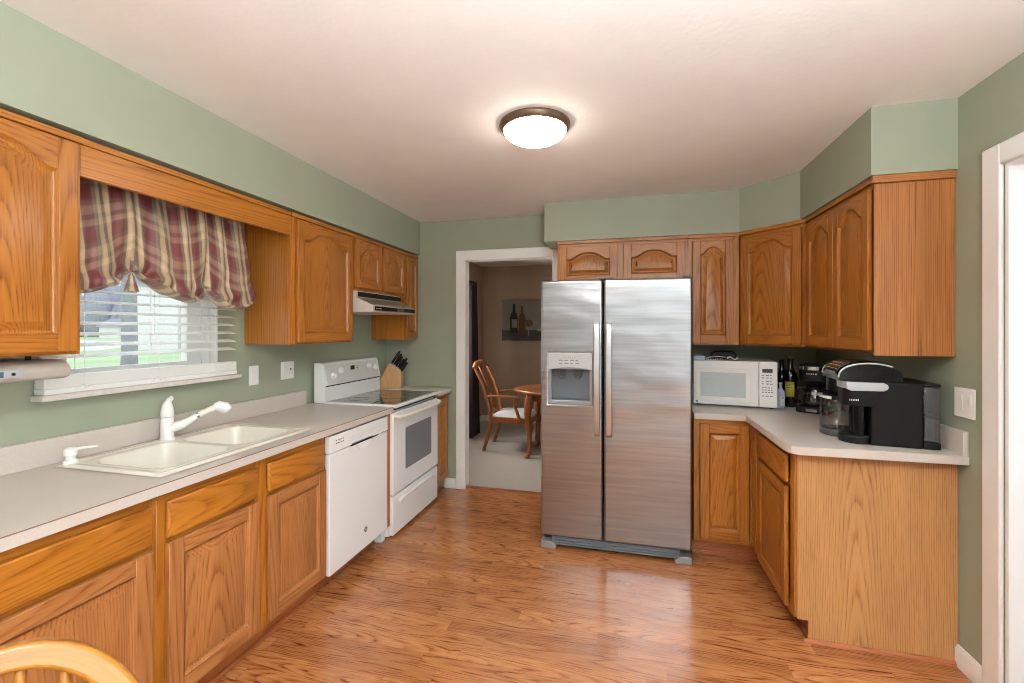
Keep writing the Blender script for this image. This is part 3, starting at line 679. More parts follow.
# ------------------------------------------------------------------ range
def electric_range():
    fr = fr_of(-1.575, 2.754, RUN_L); w = 0.752
    r = thing('electric_range', 'white freestanding electric range with a black glass cooktop', 'stove', (-1.85, 3.13, 0))
    b = MB(*fr); b.box(0, w, 0.015, 0.902, -0.585, 0); b.build('stove_body', M['white_appl'], r, 0.003)
    b = MB(*fr); b.box(0.002, w-0.002, 0.302, 0.868, 0.003, 0.036)
    dr = b.build('oven_door', M['white_appl'], r, 0.008, 3)
    b = MB(*fr); n = 8
    def rr(u0, u1, v0, v1, rad):
        p = []
        for cx, cy, a0 in ((u1-rad, v1-rad, 0), (u0+rad, v1-rad, PI/2), (u0+rad, v0+rad, PI), (u1-rad, v0+rad, 1.5*PI)):
            for k in range(7): a = a0+PI/2*k/6; p.append((cx+rad*math.cos(a), cy+rad*math.sin(a)))
        return p
    b.prism(rr(0.175, 0.615, 0.435, 0.735, 0.012), 0.0362, 0.0375, 2); b.build('oven_window', M['oven_glass'], dr)
    b = MB(*fr); pts = [(0.025, 0.845, 0.037), (0.03, 0.842, 0.066), (0.09, 0.838, 0.078), (w/2, 0.836, 0.083), (w-0.09, 0.838, 0.078), (w-0.03, 0.842, 0.066), (w-0.025, 0.845, 0.037)]
    b.tube(pts, [0.016]*7, 12, flat=0.8, up=(0, 1, 0)); b.build('oven_handle', M['bisque'], dr)
    b = MB(*fr); b.box(0.004, w-0.004, 0.880, 0.902, 0.001, 0.018, 0); b.build('vent_gap', M['black'], r)
    b = MB(*fr); b.box(0.002, w-0.002, 0.025, 0.290, 0.003, 0.034)
    dw = b.build('storage_drawer', M['white_appl'], r, 0.006, 3)
    b = MB(*fr); b.tube([(0.09, 0.232, 0.030), (0.11, 0.246, 0.036), (0.2, 0.250, 0.038), (w-0.2, 0.250, 0.038), (w-0.11, 0.246, 0.036), (w-0.09, 0.232, 0.030)], 0.014, 10, flat=0.9); b.build('drawer_pull', M['white_appl'], dw)
    b = MB(*fr); b.slab([-0.002, 0.022, w-0.022, w+0.002], [-0.510, -0.498, 0.030, 0.062], [(1, 1)], 0.904, 0.926, axis=1)
    ct = b.build('cooktop', M['white_appl'], r, 0.004)
    b = MB(*fr); b.box(0.022, w-0.022, 0.906, 0.9235, -0.498, 0.030); gl = b.build('cooktop_glass', M['dark_glass'], ct)
    for (cu, cd, rad) in ((0.20, -0.10, 0.10), (0.20, -0.36, 0.075), (0.55, -0.10, 0.075), (0.55, -0.36, 0.10)):
        b = MB(*fr); b.tube([(cu+rad*math.cos(a), 0.9236, cd+rad*math.sin(a)) for a in [2*PI*k/32 for k in range(33)]], 0.0011, 4, up=(0, 1, 0)); b.build('burner_ring', M['dark_grey'], ct)
    # backguard
    b = MB(*fr); b.prism([(0.914, -0.600), (0.914, -0.510), (1.035, -0.512), (1.038, -0.502), (1.192, -0.535), (1.200, -0.545), (1.204, -0.565), (1.2, -0.600)], 0.004, w-0.004, 0)
    bg_ = b.build('backguard', M['white_appl'], r, 0.008, 3)
    def face(v): return -0.502-(v-1.038)/0.154*0.033
    b = MB(*fr); b.prism([(1.045, face(1.045)+0.0012), (1.185, face(1.185)+0.0012), (1.185, face(1.185)-0.004), (1.045, face(1.045)-0.004)], 0.035, w-0.035, 0); b.build('control_panel', M['control_grey'], bg_)
    b = MB(*fr); b.box(0.02, w-0.02, 1.0285, 1.0365, -0.515, -0.5085, 0); b.build('vent_gap', M['black'], bg_)
    sl = -0.033/0.154
    for cu, cv in ((0.105, 1.102), (0.205, 1.132), (0.585, 1.142), (0.680, 1.122)):
        b = MB(*fr); d = face(cv)
        b.lathe([(0, 0.0), (0.026, 0.0), (0.026, 0.005), (0.021, 0.010), (0.018, 0.022), (0.0, 0.023)], (cu, cv, d+0.001), 24)
        b.box(cu-0.004, cu+0.004, cv-0.017, cv+0.017, d+0.021, d+0.029); b.build('knob', M['white_plastic'], bg_, 0.001)
    b = MB(*fr); d = face(1.135)
    b.box(0.315, 0.465, 1.085, 1.168, d-0.004, d+0.0018+0.006*0)
    pnl = b.build('clock_panel', M['bisque'], bg_)
    b = MB(*fr); b.box(0.33, 0.385, 1.122, 1.160, d-0.002, d+0.003); b.build('clock_display', M['lcd'], pnl)
    b = MB(*fr)
    marks(b, 0.40, 0.455, 1.135, 3, d+0.0025, 0.006); marks(b, 0.40, 0.455, 1.152, 3, d+0.0025, 0.005); b.build('button_mark', M['mark_grey'], pnl)
electric_range()
def range_hood():
    r = thing('range_hood', 'almond under-cabinet range hood with a dark slotted front', 'range hood', (-2.0, 3.13, 1.57))
    y0, y1 = 2.815, 3.47
    b = MB(); b.prism([(XL+0.002, 1.57), (XL+0.002, 1.7235), (-1.868, 1.7235), (-1.868, 1.675), (-1.735, 1.618), (-1.735, 1.57)], y0, y1, 1)
    hb = b.build('hood_shell', M['almond'], r, 0.003)
    b = MB(); b.box(-1.8685, -1.862, y0+0.02, y1-0.01, 1.682, 1.718); b.build('vent_strip', M['black'], r)
    b = MB(); b.box(-1.736, -1.728, y0+0.012, y1-0.002, 1.576, 1.614); 
    fp = b.build('front_strip', M['steel_hood'], r, 0.002)
    b = MB(); b.box(-1.7285, -1.7265, y0+0.02, y0+0.34, 1.582, 1.610); b.box(-1.7285, -1.7265, y0+0.45, y1-0.01, 1.582, 1.610); b.build('dark_inset', M['black_gloss'], fp)
    b = MB(); b.box(-1.7285, -1.7268, y0+0.342, y0+0.448, 1.584, 1.608); b.build('slide_switch', M['dark_grey'], fp)
    b = MB(); b.prism([(-1.868, 1.6752), (-1.7355, 1.6185), (-1.7355, 1.6195), (-1.868, 1.677)], y0+0.001, y1-0.001, 1); b.build('sloped_top', M['steel_hood'], r)
    b = MB(); 
    for k in range(5): b.box(-1.7266, -1.7262, y0+0.035+k*0.016, y0+0.045+k*0.016, 1.592, 1.598)
    b.build('brand_mark', M['mark_white'], fp)
range_hood()
# ------------------------------------------------------------------ refrigerator
def fridge():
    r = thing('refrigerator', 'stainless steel side-by-side refrigerator with a water and ice dispenser', 'refrigerator', (-0.07, 3.3, 0))
    Y = 2.907
    b = MB(); b.box(-0.535, 0.393, Y+0.085, 3.76, 0.03, 1.745); b.build('cabinet_shell', M['dark_grey'], r, 0.004)
    # local frame: x, z, depth behind the front
    dx0, dx1, dz0, dz1 = -0.489, -0.205, 0.956, 1.288
    b = MB((0, Y, 0), (1, 0, 0), (0, 0, 1), (0, 1, 0))
    b.slab([-0.541, dx0, dx1, -0.140], [0.085, dz0, dz1, 1.765], [(1, 1)], 0.0, 0.080)
    ld = b.build('freezer_door', M['steel'], r, 0.014, 4)
    b = MB((0, Y, 0), (1, 0, 0), (0, 0, 1), (0, 1, 0)); b.box(-0.131, 0.400, 0.085, 1.765, 0.0, 0.080)
    rd = b.build('fridge_door', M['steel'], r, 0.014, 4)
    b = MB(); b.box(-0.5405, -0.139, Y+0.014, Y+0.0845, 0.088, 1.76); b.box(-0.132, 0.399, Y+0.014+0.05, Y+0.0845, 0.088, 1.76); 
    b = MB(); b.box(-0.53, 0.39, Y+0.0805, Y+0.0845, 0.09, 1.755); b.build('door_gasket', M['rubber'], r)
    # dispenser
    b = MB((0, Y, 0), (1, 0, 0), (0, 0, 1), (0, -1, 0))
    b.slab([dx0-0.004, dx0+0.018, dx1-0.018, dx1+0.004], [dz0-0.004, dz0+0.026, dz1-0.105, dz1+0.004], [(1, 1)], -0.012, 0.006)
    dp = b.build('dispenser_bezel', M['grey_metal'], ld, 0.004)
    b = MB((0, Y, 0), (1, 0, 0), (0, 0, 1), (0, -1, 0)); n = 14
    pl = [(dx1+0.001, dz1), (dx0-0.001, dz1)]+[(dx0-0.001+(dx1-dx0+0.002)*k/n, dz1-0.108+0.018*math.sin(PI*k/n)) for k in range(n+1)]
    b.prism(pl, -0.005, 0.010, 2); cp = b.build('dispenser_controls', M['silver'], dp, 0.002)
    b = MB((0, Y, 0), (1, 0, 0), (0, 0, 1), (0, -1, 0))
    marks(b, dx0+0.10, dx1-0.10, dz1-0.027, 6, 0.010, 0.004); marks(b, dx0+0.07, dx1-0.07, dz1-0.048, 4, 0.010, 0.006); marks(b, dx0+0.07, dx1-0.07, dz1-0.068, 4, 0.010, 0.005); b.build('button_mark', M['mark_grey'], cp)
    b = MB((0, Y, 0), (1, 0, 0), (0, 0, 1), (0, -1, 0))
    b.box(dx0, dx1, dz0, dz1, -0.0795, -0.074); b.box(dx0, dx0+0.006, dz0, dz1, -0.0795, -0.002); b.box(dx1-0.006, dx1, dz0, dz1, -0.0795, -0.002); b.box(dx0, dx1, dz0, dz0+0.012, -0.0795, -0.002); b.box(dx0, dx1, dz1-0.09, dz1-0.084, -0.0795, -0.004)
    b.build('dispenser_recess', M['disp_grey'], ld)
    for cx in (-0.40, -0.30):
        b = MB((0, Y, 0), (1, 0, 0), (0, 0, 1), (0, -1, 0))
        b.tube([(cx-0.028, dz1-0.10, -0.03), (cx-0.024, dz1-0.14, -0.026), (cx-0.012, dz1-0.165, -0.022), (cx+0.012, dz1-0.165, -0.022), (cx+0.024, dz1-0.14, -0.026), (cx+0.028, dz1-0.10, -0.03)], 0.005, 8, up=(0, 0, 1)); b.box(cx-0.02, cx+0.02, dz1-0.155, dz1-0.10, -0.040, -0.033)
        b.build('dispenser_paddle', M['dark_grey'], ld, 0.001)
    b = MB((0, Y, 0), (1, 0, 0), (0, 0, 1), (0, -1, 0)); b.box(dx0+0.02, dx1-0.02, dz0+0.012, dz0+0.022, -0.07, -0.004); b.build('drip_tray', M['dark_grey'], ld)
    for cx, par in ((-0.174, ld), (-0.098, rd)):
        b = MB((0, Y, 0), (1, 0, 0), (0, 0, 1), (0, -1, 0)); n = 16; h0, h1 = 0.765, 1.485
        b.prism([(h0, 0.0), (h0-0.004, 0.028), (h0+0.008, 0.040)]+[(h0+0.02+(h1-h0-0.04)*k/n, 0.044+0.014*math.sin(PI*k/n)) for k in range(n+1)]+[(h1-0.008, 0.040), (h1+0.004, 0.028), (h1, 0.0), (h1-0.035, 0.0), (h1-0.04, 0.022)]+[(h1-0.06-(h1-h0-0.12)*k/n, 0.026+0.012*math.sin(PI*k/n)) for k in range(n+1)]+[(h0+0.04, 0.022), (h0+0.035, 0.0)], cx-0.019, cx+0.019, 0, 1, 0, True)
        b.build('door_handle', M['steel_handle'], par, 0.006, 3)
    # toe grille and feet
    b = MB(); b.box(-0.47, 0.33, Y+0.02, Y+0.06, 0.022, 0.078)
    for k in range(3): b.box(-0.46, 0.32, Y+0.012, Y+0.02, 0.026+k*0.017, 0.036+k*0.017, 0)
    b.build('toe_grille', M['disp_grey'], r)
    for xa, xb in ((-0.54, -0.44), (0.30, 0.399)):
        b = MB(); b.prism([(xa, 0.0), (xb, 0.0), (xb, 0.025), (xb-0.035 if xa < 0 else xb, 0.046), (xa if xa < 0 else xa+0.035, 0.046), (xa, 0.025)], Y-0.002, Y+0.06, 1); b.build('foot_cover', M['grey_metal'], r, 0.004)
    for xa in (-0.535, -0.165, -0.115, 0.35):
        b = MB(); b.box(xa, xa+0.045, Y+0.015, Y+0.13, 1.766, 1.778); b.build('hinge_cover', M['dark_grey'], r, 0.003)
    b = MB((0, Y, 0), (1, 0, 0), (0, 0, 1), (0, -1, 0)); b.tube([(0.285, 1.742, 0.0005), (0.38, 1.742, 0.0005)], 0.008, 10, flat=0.2, up=(0, 1, 0)); b.build('badge', M['silver'], rd)
    b = MB(); b.box(-0.562, -0.5355, Y+0.15, Y+0.20, 1.375, 1.40); b.box(-0.556, -0.5355, Y+0.145, Y+0.205, 1.362, 1.378)
    o = b.build('magnet_clip', M['purple'], None, 0.003); tag(o, 'small purple clip stuck to the left side of the refrigerator', 'magnet')
M['steel_handle'] = plain('satin_steel_handle', rgb(206, 207, 209), 0.285, 1.0, var=0.02)
fridge()
# ------------------------------------------------------------------ window dressing
def blinds():
    r = thing('window_blind', 'white slatted blind hanging over the sink window', 'blind', (-2.165, 1.63, 1.6))
    y0, y1 = 1.20, 2.065
    b = MB(); z = 1.335; n = 0
    while z < 1.99:
        a = 0.05; pts = []
        b.prism([(-2.190, z+0.005), (-2.165, z+0.001), (-2.140, z-0.007), (-2.140, z-0.0045), (-2.165, z+0.0035), (-2.190, z+0.0075)], y0, y1, 1, 1); z += 0.0445; n += 1
    b.build('slat', M['white_plastic'], r)
    b = MB()
    for k in range(9): b.box(-2.191, -2.139, y0, y1, 1.214+k*0.0055, 1.2175+k*0.0055, 1)
    b.box(-2.188, -2.142, y0+0.002, y1-0.002, 1.214, 1.260, 1)
    b.build('slat_stack', M['white_plastic'], r)
    b = MB(); b.box(-2.195, -2.135, y0, y1, 1.191, 1.213, 1); b.build('bottom_rail', M['white_plastic'], r, 0.003)
    b = MB(); b.box(-2.198, -2.13, y0-0.005, y1+0.005, 1.99, 2.05, 1); b.build('head_rail', M['white_plastic'], r)
    for y in (1.33, 1.63, 1.93):
        b = MB(); b.tube([(-2.137, y, 1.2), (-2.137, y, 1.99)], 0.0013, 5); b.tube([(-2.1925, y, 1.2), (-2.1925, y, 1.99)], 0.0013, 5)
        b.tube([(-2.133, y-0.03, 1.20), (-2.131, y-0.01, 1.222), (-2.133, y+0.006, 1.203), (-2.131, y+0.02, 1.217), (-2.133, y+0.035, 1.2)], 0.0016, 5); b.build('ladder_cord', M['white_plastic'], r)
    b = MB(); b.tube([(-2.128, 1.585, 2.0), (-2.127, 1.586, 1.36)], 0.0012, 5); b.tube([(-2.128, 1.60, 2.0), (-2.127, 1.60, 1.40)], 0.0012, 5); b.build('pull_cord', M['white_plastic'], r)
blinds()
def swag():
    Y0, Y1 = 1.158, 2.035
    prof = [(0, 1.575), (0.09, 1.592), (0.19, 1.625), (0.26, 1.672), (0.305, 1.695), (0.37, 1.65), (0.48, 1.605), (0.58, 1.580), (0.63, 1.592), (0.675, 1.635), (0.695, 1.655), (0.735, 1.615), (0.80, 1.568), (0.87, 1.560), (0.94, 1.585), (1.0, 1.68)]
    def bot(t):
        for (a, za), (b_, zb) in zip(prof, prof[1:]):
            if a <= t <= b_:
                q = (t-a)/(b_-a); return za+(zb-za)*(q*q*(3-2*q)*0.5+q*0.5)
        return prof[-1][1]
    gather = (0.305, 0.695)
    ZT = 2.055; ext = 0.10
    def fn(i, j):
        y = Y0+(Y1-Y0)*i; zb = bot(i)
        near = min(abs(i-g) for g in gather); gfac = math.exp(-(near/0.085)**2)
        fold = 0.008*math.sin(2*PI*i*8+1.2*math.sin(7*i+3*j))+0.003*math.sin(2*PI*i*19+4*j+1.3)
        full = 1.0
        if j < 0.84:
            q = j/0.84; z = ZT+(zb-ZT)*q
            bulge = 0.075*(q**2.2)*(1-0.75*gfac)+0.05*math.sin(PI*min(1, q*1.05))*0.4
            # puckers fan out from each gather
            pk = sum(math.sin((math.atan2(i-g, (1-q)*0.9+0.06))*11)*math.exp(-((i-g)**2+((1-q)*0.75)**2)/0.035) for g in gather)
            x = -2.035+bulge+fold*(1-0.35*q)+0.014*pk
            # sag creases along the swag
            x += 0.005*math.sin(22*(q-1.25*zb))*q*q*(1-gfac)
        else:
            q = (j-0.84)/0.16; a = q*PI*0.95
            x = -2.035+(0.075*(1-0.75*gfac)+0.02*math.exp(-q*3))*math.cos(a)*0.999+fold*0.65*(1-q)
            if q < 1e-6: q = 0
            z = zb-0.022*math.sin(a)*(1-0.5*gfac)+0.05*q*q
        if i > 0.955:
            k = (i-0.955)/0.045; y = Y0+(Y1-Y0)*(0.955+0.03*math.sin(k*PI/2)); x -= 0.06*k*k
        return (x, y, z)
    def gcf(i, j): return (i*1.35+0.02*math.sin(9*i), j*0.62+0.10*(1-min(abs(i-g) for g in gather)*2.5), 0)
    b = MB(); b.grid(220, 90, fn, 0, gcf)
    o = b.build('window_curtain', M['plaid'], None, solid=0.0015); tag(o, 'burgundy and tan plaid balloon curtain gathered over the sink window', 'curtain')
    b = MB(); ty = Y0+(Y1-Y0)*0.29
    def tas(i, j):
        a = 2*PI*i; h = j; rad = 0.005+0.021*h**0.9+0.003*math.sin(a*7)*h
        return (-1.985+rad*math.cos(a)*0.7, ty-0.012+rad*math.sin(a), 1.675-0.075*h)
    b.grid(28, 8, tas, 0, lambda i, j: (i*0.25, j*0.1, 0)); b.tube([(-1.985, ty-0.012, 1.68), (-1.99, ty-0.006, 1.74)], 0.006, 8)
    b.build('tassel', M['plaid'], o)
swag()
def switch_plates():
    def plate(fr, w, h, label, rock):
        r = thing('wall_switch' if 'outlet' not in label else 'wall_outlet', label, 'light switch' if 'outlet' not in label else 'outlet', fr[0])
        b = MB(*fr); b.box(-w/2, w/2, -h/2, h/2, 0.0005, 0.006); b.build('cover_plate', M['white_plastic'], r, 0.003)
        for cu, kind in rock:
            b = MB(*fr)
            if kind == 'paddle':
                b.prism([(-0.034, 0.006), (-0.034, 0.007), (0.0, 0.0085), (0.034, 0.012), (0.034, 0.006)], cu-0.0165, cu+0.0165, 0); b.build('paddle', M['white_trim'], r, 0.001)
            else:
                b.box(cu-0.017, cu+0.017, -0.034, 0.034, 0.006, 0.008); b.build('insert', M['white_trim'], r, 0.001)
                b = MB(*fr); b.box(cu-0.006, cu+0.006, 0.0, 0.013, 0.008, 0.0085); b.build('socket_slot', M['mark_dark'], r)
    plate(((XL, 2.245, 1.163),)+RUN_L, 0.072, 0.118, 'white single rocker switch plate beside the sink window', [(0, 'paddle')])
    plate(((XL, 2.525, 1.170),)+RUN_L, 0.118, 0.118, 'white double plate with a switch and an outlet, near the range', [(-0.025, 'paddle'), (0.025, 'outlet')])
    plate(((XR, 2.285, 1.133),)+RUN_R, 0.118, 0.125, 'white double rocker switch plate on the right wall by the doorway', [(-0.025, 'paddle'), (0.025, 'paddle')])
switch_plates()
def radio():
    r = thing('under_cabinet_radio', 'silver radio mounted under the left wall cabinet', 'radio', (-2.0, 0.95, 1.33))
    b = MB(); b.prism([(-2.16, 1.275), (-2.16, 1.335), (-1.95, 1.335), (-1.925, 1.318), (-1.915, 1.300), (-1.925, 1.275), (-1.95, 1.268)], 0.78, 1.155, 1)
    b.build('radio_body', M['radio_body'], r, 0.006, 3)
    b = MB(); b.box(-1.9180, -1.9125, 0.82, 1.02, 1.284, 1.310); b.build('display_bezel', M['silver'], r, 0.001)
    b = MB(); b.box(-1.9124, -1.9115, 0.84, 0.972, 1.288, 1.306); b.build('display', M['radio_lcd'], r)
    b = MB(); b.lathe([(0, 0), (0.006, 0), (0.005, 0.003), (0, 0.003)], (-1.9125, 0.995, 1.297), 14, 0); b.build('button', M['chrome'], r)
    for y in (0.85, 1.09):
        b = MB(); b.lathe([(0, 1.335), (0.008, 1.335), (0.008, 1.3552), (0, 1.3552)], (-2.02, y, 0), 12); b.build('spacer', M['black'], r)
radio()
# ------------------------------------------------------------------ ceiling light
def ceiling_light():
    cx, cy = -0.425, 2.125
    r = thing('ceiling_light', 'round flush ceiling light with a bronze rim and glowing glass dome', 'ceiling light', (cx, cy, ZC))
    b = MB(); b.lathe([(0.170, ZC-0.001), (0.172, ZC-0.010), (0.166, ZC-0.022), (0.160, ZC-0.030), (0.154, ZC-0.033), (0.150, ZC-0.028), (0.150, ZC-0.001)], (cx, cy, 0), 56); b.build('rim', M['bronze'], r)
    b = MB(); n = 12; b.lathe([(0.152*math.cos(PI/2*k/n), ZC-0.028-0.062*math.sin(PI/2*k/n)) for k in range(n+1)], (cx, cy, 0), 56); b.build('lamp_shade', M['shade'], r)
    # same fitting again, added out of view behind the camera to brighten the room
    cx, cy = -0.4, -1.0
    r = thing('ceiling_light', 'round flush ceiling light added out of view behind the camera to brighten the room', 'ceiling light', (cx, cy, ZC))
    b = MB(); b.lathe([(0.170, ZC-0.001), (0.172, ZC-0.010), (0.166, ZC-0.022), (0.160, ZC-0.030), (0.154, ZC-0.033), (0.150, ZC-0.028), (0.150, ZC-0.001)], (cx, cy, 0), 56); b.build('rim', M['bronze'], r)
    b = MB(); b.lathe([(0.152*math.cos(PI/2*k/n), ZC-0.028-0.062*math.sin(PI/2*k/n)) for k in range(n+1)], (cx, cy, 0), 56); b.build('lamp_shade', M['shade'], r)
ceiling_light()
# ------------------------------------------------------------------ knife block
def knife_block():
    Ux = Vector((math.cos(0.25), math.sin(0.25)*1, 0)); Dv = Ux.cross(Vector((0, 0, 1)))
    fr = ((-2.178, 3.60, 0.9145), tuple(Ux*1.12), (0, 0, 1.12), tuple(Dv*1.1))
    b = MB(*fr); prof = [(0.0, 0.0), (0.105, 0.195), (0.195, 0.135), (0.195, 0.0)]
    b.prism([(0.0, 0.0), (0.197, 0.0), (0.197, 0.115), (0.190, 0.138), (0.100, 0.200), (-0.004, 0.014)], -0.085, 0.0, 2, 1)
    o = b.build('knife_block', M['maple'], None, 0.003); tag(o, 'slanted pale wooden knife block on the corner countertop', 'knife block')
    e = Vector((0.19-0.10, 0.138-0.200)).normalized(); nn = Vector((-e.y, e.x))   # along the slanted top, out of it
    k = 0; words = ['leftmost', 'second from left', 'third from left', 'fourth from left', 'rightmost']
    for q in range(5):
        for row in ((0,) if q < 5 else ()):
            s = 0.012+q*0.021; base = Vector((0.100, 0.200))+e*s; L = 0.125-q*0.012; dz = -0.03 - 0.012*(q % 2)
            kn = MB(*fr); p0 = base+nn*0.002; p1 = base+nn*L
            kn.tube([(p0.x, p0.y, dz), ((p0.x*0.7+p1.x*0.3), (p0.y*0.7+p1.y*0.3), dz), (p1.x*0.85+p0.x*0.15, p1.y*0.85+p0.y*0.15, dz), (p1.x, p1.y, dz)], [0.0075, 0.0095, 0.0105, 0.007], 10, flat=0.62)
            ob = kn.build('kitchen_knife', M['black'], None); tag(ob, 'black-handled knife in the wooden block, %s of the upper row' % words[q], 'knife', 'knives in the block')
            bl = MB(*fr); p2 = base+nn*0.010; bl.tube([(base.x-nn.x*0.03, base.y-nn.y*0.03, dz), (p2.x, p2.y, dz)], 0.0078, 8, flat=0.7); bl.build('bolster', M['chrome'], ob)
    for q in range(2):
        kn = MB(*fr); base = Vector((0.172+0.014*q, 0.150-0.02*q)); L = 0.105-q*0.012; dz = -0.060+0.02*q; p0 = base+nn*0.004*0; p1 = base+nn*L
        kn.tube([(p0.x, p0.y, dz), ((p0.x*0.6+p1.x*0.4), (p0.y*0.6+p1.y*0.4), dz), (p1.x, p1.y, dz)], [0.009, 0.0125, 0.010], 10, flat=0.7)
        ob = kn.build('kitchen_scissors' if q == 0 else 'kitchen_knife', M['black'], None)
        tag(ob, ['thick black handle in the lower right of the wooden knife block', 'black-handled knife lowest in the wooden knife block'][q], ['scissors', 'knife'][q])
knife_block()
# ------------------------------------------------------------------ microwave and what lies on it
def microwave():
    a = math.radians(-9); U = Vector((math.cos(a), math.sin(a), 0)); D = U.cross(Vector((0, 0, 1)))
    O = Vector((0.470, 3.365, 0.914)); fr = (tuple(O), tuple(U), (0, 0, 1), tuple(D)); w, h, dp = 0.512, 0.314, 0.36
    r = thing('microwave', 'white countertop microwave beside the refrigerator', 'microwave', tuple(O))
    b = MB(*fr); b.box(0, w, 0.012, h, -dp, -0.002); b.build('microwave_case', M['white_appl'], r, 0.006)
    b = MB(*fr); b.box(0.0, 0.402, 0.012, h, 0, 0.022); d = b.build('microwave_door', M['white_appl'], r, 0.005)
    b = MB(*fr); b.slab([0.022, 0.045, 0.325, 0.352], [0.045, 0.068, 0.235, 0.258], [(1, 1)], 0.0222, 0.0245); b.build('window_surround', M['white_plastic'], d, 0.002)
    b = MB(*fr); b.box(0.045, 0.325, 0.068, 0.235, 0.0222, 0.0235); b.build('door_window', M['mw_glass'], d)
    b = MB(*fr); b.box(0.404, w, 0.012, h, 0, 0.022); c = b.build('control_panel', M['white_appl'], r, 0.005)
    b = MB(*fr); b.box(0.423, 0.483, 0.243, 0.268, 0.0222, 0.0232); b.build('display', M['lcd'], c)
    b = MB(*fr)
    for v, n in ((0.222, 3), (0.205, 3), (0.182, 3), (0.165, 3), (0.140, 4), (0.125, 4), (0.110, 4), (0.085, 3)): marks(b, 0.420, 0.490, v, n, 0.0222, 0.006)
    b.build('button_mark', M['mark_grey'], c)
    b = MB(*fr); marks(b, 0.27, 0.36, 0.028, 8, 0.0222, 0.004); b.build('name_mark', M['control_grey'], d)
    b = MB(*fr); b.lathe([(0, 0.022), (0.008, 0.022), (0.008, 0.0232), (0, 0.0234)], (0.022, 0.030, 0), 18); b.build('badge', M['mark_grey'], d)
    for u in (0.03, w-0.03):
        for q in (-0.03, -dp+0.03): b = MB(*fr); b.lathe([(0.0, 0.0), (0.012, 0.0), (0.012, 0.0125), (0, 0.0125)], (0, 0, 0), 12, 1); b.O = Vector(b.P((u, 0, q))); b2 = MB(tuple(Vector(O)+U*u+D*q)); b2.lathe([(0.0, 0.0005), (0.012, 0.0005), (0.012, 0.0125), (0, 0.0125)], (0, 0, 0), 12); b2.build('foot', M['black'], r)
    t = 0.3145
    b = MB(*fr); b.box(0.0, 0.075, t, t+0.028, -0.16, -0.02); o = b.build('paper_stack', M['paper_blue'], None, 0.002); tag(o, 'pale blue stack of folded papers on the left of the microwave top', 'papers')
    b = MB(*fr); b.grid(10, 6, lambda i, j: (0.080+0.125*i, t+0.004+0.016*math.sin(PI*i*0.6+0.4)+0.005*j, -0.16+0.13*j)); b.box(0.085, 0.19, t, t+0.006, -0.15, -0.05)
    o = b.build('magazine', M['paper'], None, solid=0.004); tag(o, 'curled white magazine with red print lying on the microwave', 'magazine')
    m_ = MB(*fr); 
    for k in range(7): m_.box(0.085+k*0.015, 0.085+k*0.015+0.010, t+0.003, t+0.009+0.003*(k % 2), -0.0495, -0.047)
    m_.build('printed_edge', M['print_red'], o)
    b = MB(*fr); b.grid(10, 6, lambda i, j: (0.215+0.07*i, t+0.004+0.020*abs(math.sin(PI*(i*1.1+0.2)))*(1-0.3*j), -0.13+0.09*j))
    o = b.build('crumpled_receipt', M['paper'], None, solid=0.002); tag(o, 'crumpled white paper slip right of the magazine on the microwave', 'paper')
    b = MB(*fr); b.prism([(0.115, t), (0.285, t), (0.288, t+0.03), (0.270, t+0.052), (0.14, t+0.054), (0.112, t+0.035)], -0.34, -0.22, 2); 
    o = b.build('eyeglasses_case', M['black'], None, 0.012, 3); tag(o, 'black soft case lying at the back of the microwave top', 'case')
    b.__init__(*fr)
microwave()
# ------------------------------------------------------------------ bottles and coffee makers
def bottles():
    def bottle(x, y, H, R, label, mat, band=None, cap='cork', cat='bottle', name='wine_bottle', lab_mat='label_yellow'):
        r = thing(name, label, cat, (x, y, 0.9145)); z = 0.9145
        b = MB(); b.lathe([(0, z), (R*0.9, z), (R, z+0.006), (R, z+H*0.58), (R*0.92, z+H*0.65), (R*0.55, z+H*0.73), (R*0.36, z+H*0.79), (R*0.34, z+H*0.93), (R*0.40, z+H*0.935), (R*0.40, z+H*0.96), (0, z+H*0.96)], (x, y, 0), 28); b.build('bottle_body', M[mat], r)
        b = MB(); b.lathe([(0, z+H*0.95), (R*0.41, z+H*0.95), (R*0.41, z+H), (0, z+H)], (x, y, 0), 20); b.build('cork', M[cap], r)
        if band:
            b = MB(); a0 = -PI/2+band[2]
            b.grid(12, 1, lambda i, j: (x+(R+0.0008)*math.cos(a0-band[3]+2*band[3]*i), y+(R+0.0008)*math.sin(a0-band[3]+2*band[3]*i), z+H*(band[0]+(band[1]-band[0])*j))); lb = b.build('paper_label', M[lab_mat], r, solid=0.0004)
            b = MB(); 
            for k in range(3): b.grid(8, 1, lambda i, j: (x+(R+0.0016)*math.cos(a0-band[3]*0.6+1.2*band[3]*i), y+(R+0.0016)*math.sin(a0-band[3]*0.6+1.2*band[3]*i), z+H*(band[1]-0.04-0.035*k-0.012*j)))
            b.build('label_print', M['label_ink'], lb)
    bottle(1.105, 3.44, 0.345, 0.040, 'dark wine bottle with a yellow label behind the microwave corner', 'bottle_glass', (0.20, 0.50, -0.5, 0.75))
    bottle(1.082, 3.545, 0.315, 0.038, 'dark unlabelled bottle behind the microwave, left of the yellow-labelled bottle', 'bottle_glass', None, 'black')
    bottle(1.020, 3.365, 0.170, 0.026, 'small pale blue plastic bottle right against the microwave side', 'paper_blue', (0.1, 0.5, 0.3, 0.6), 'white_plastic', 'bottle', 'plastic_bottle', 'paper')
bottles()
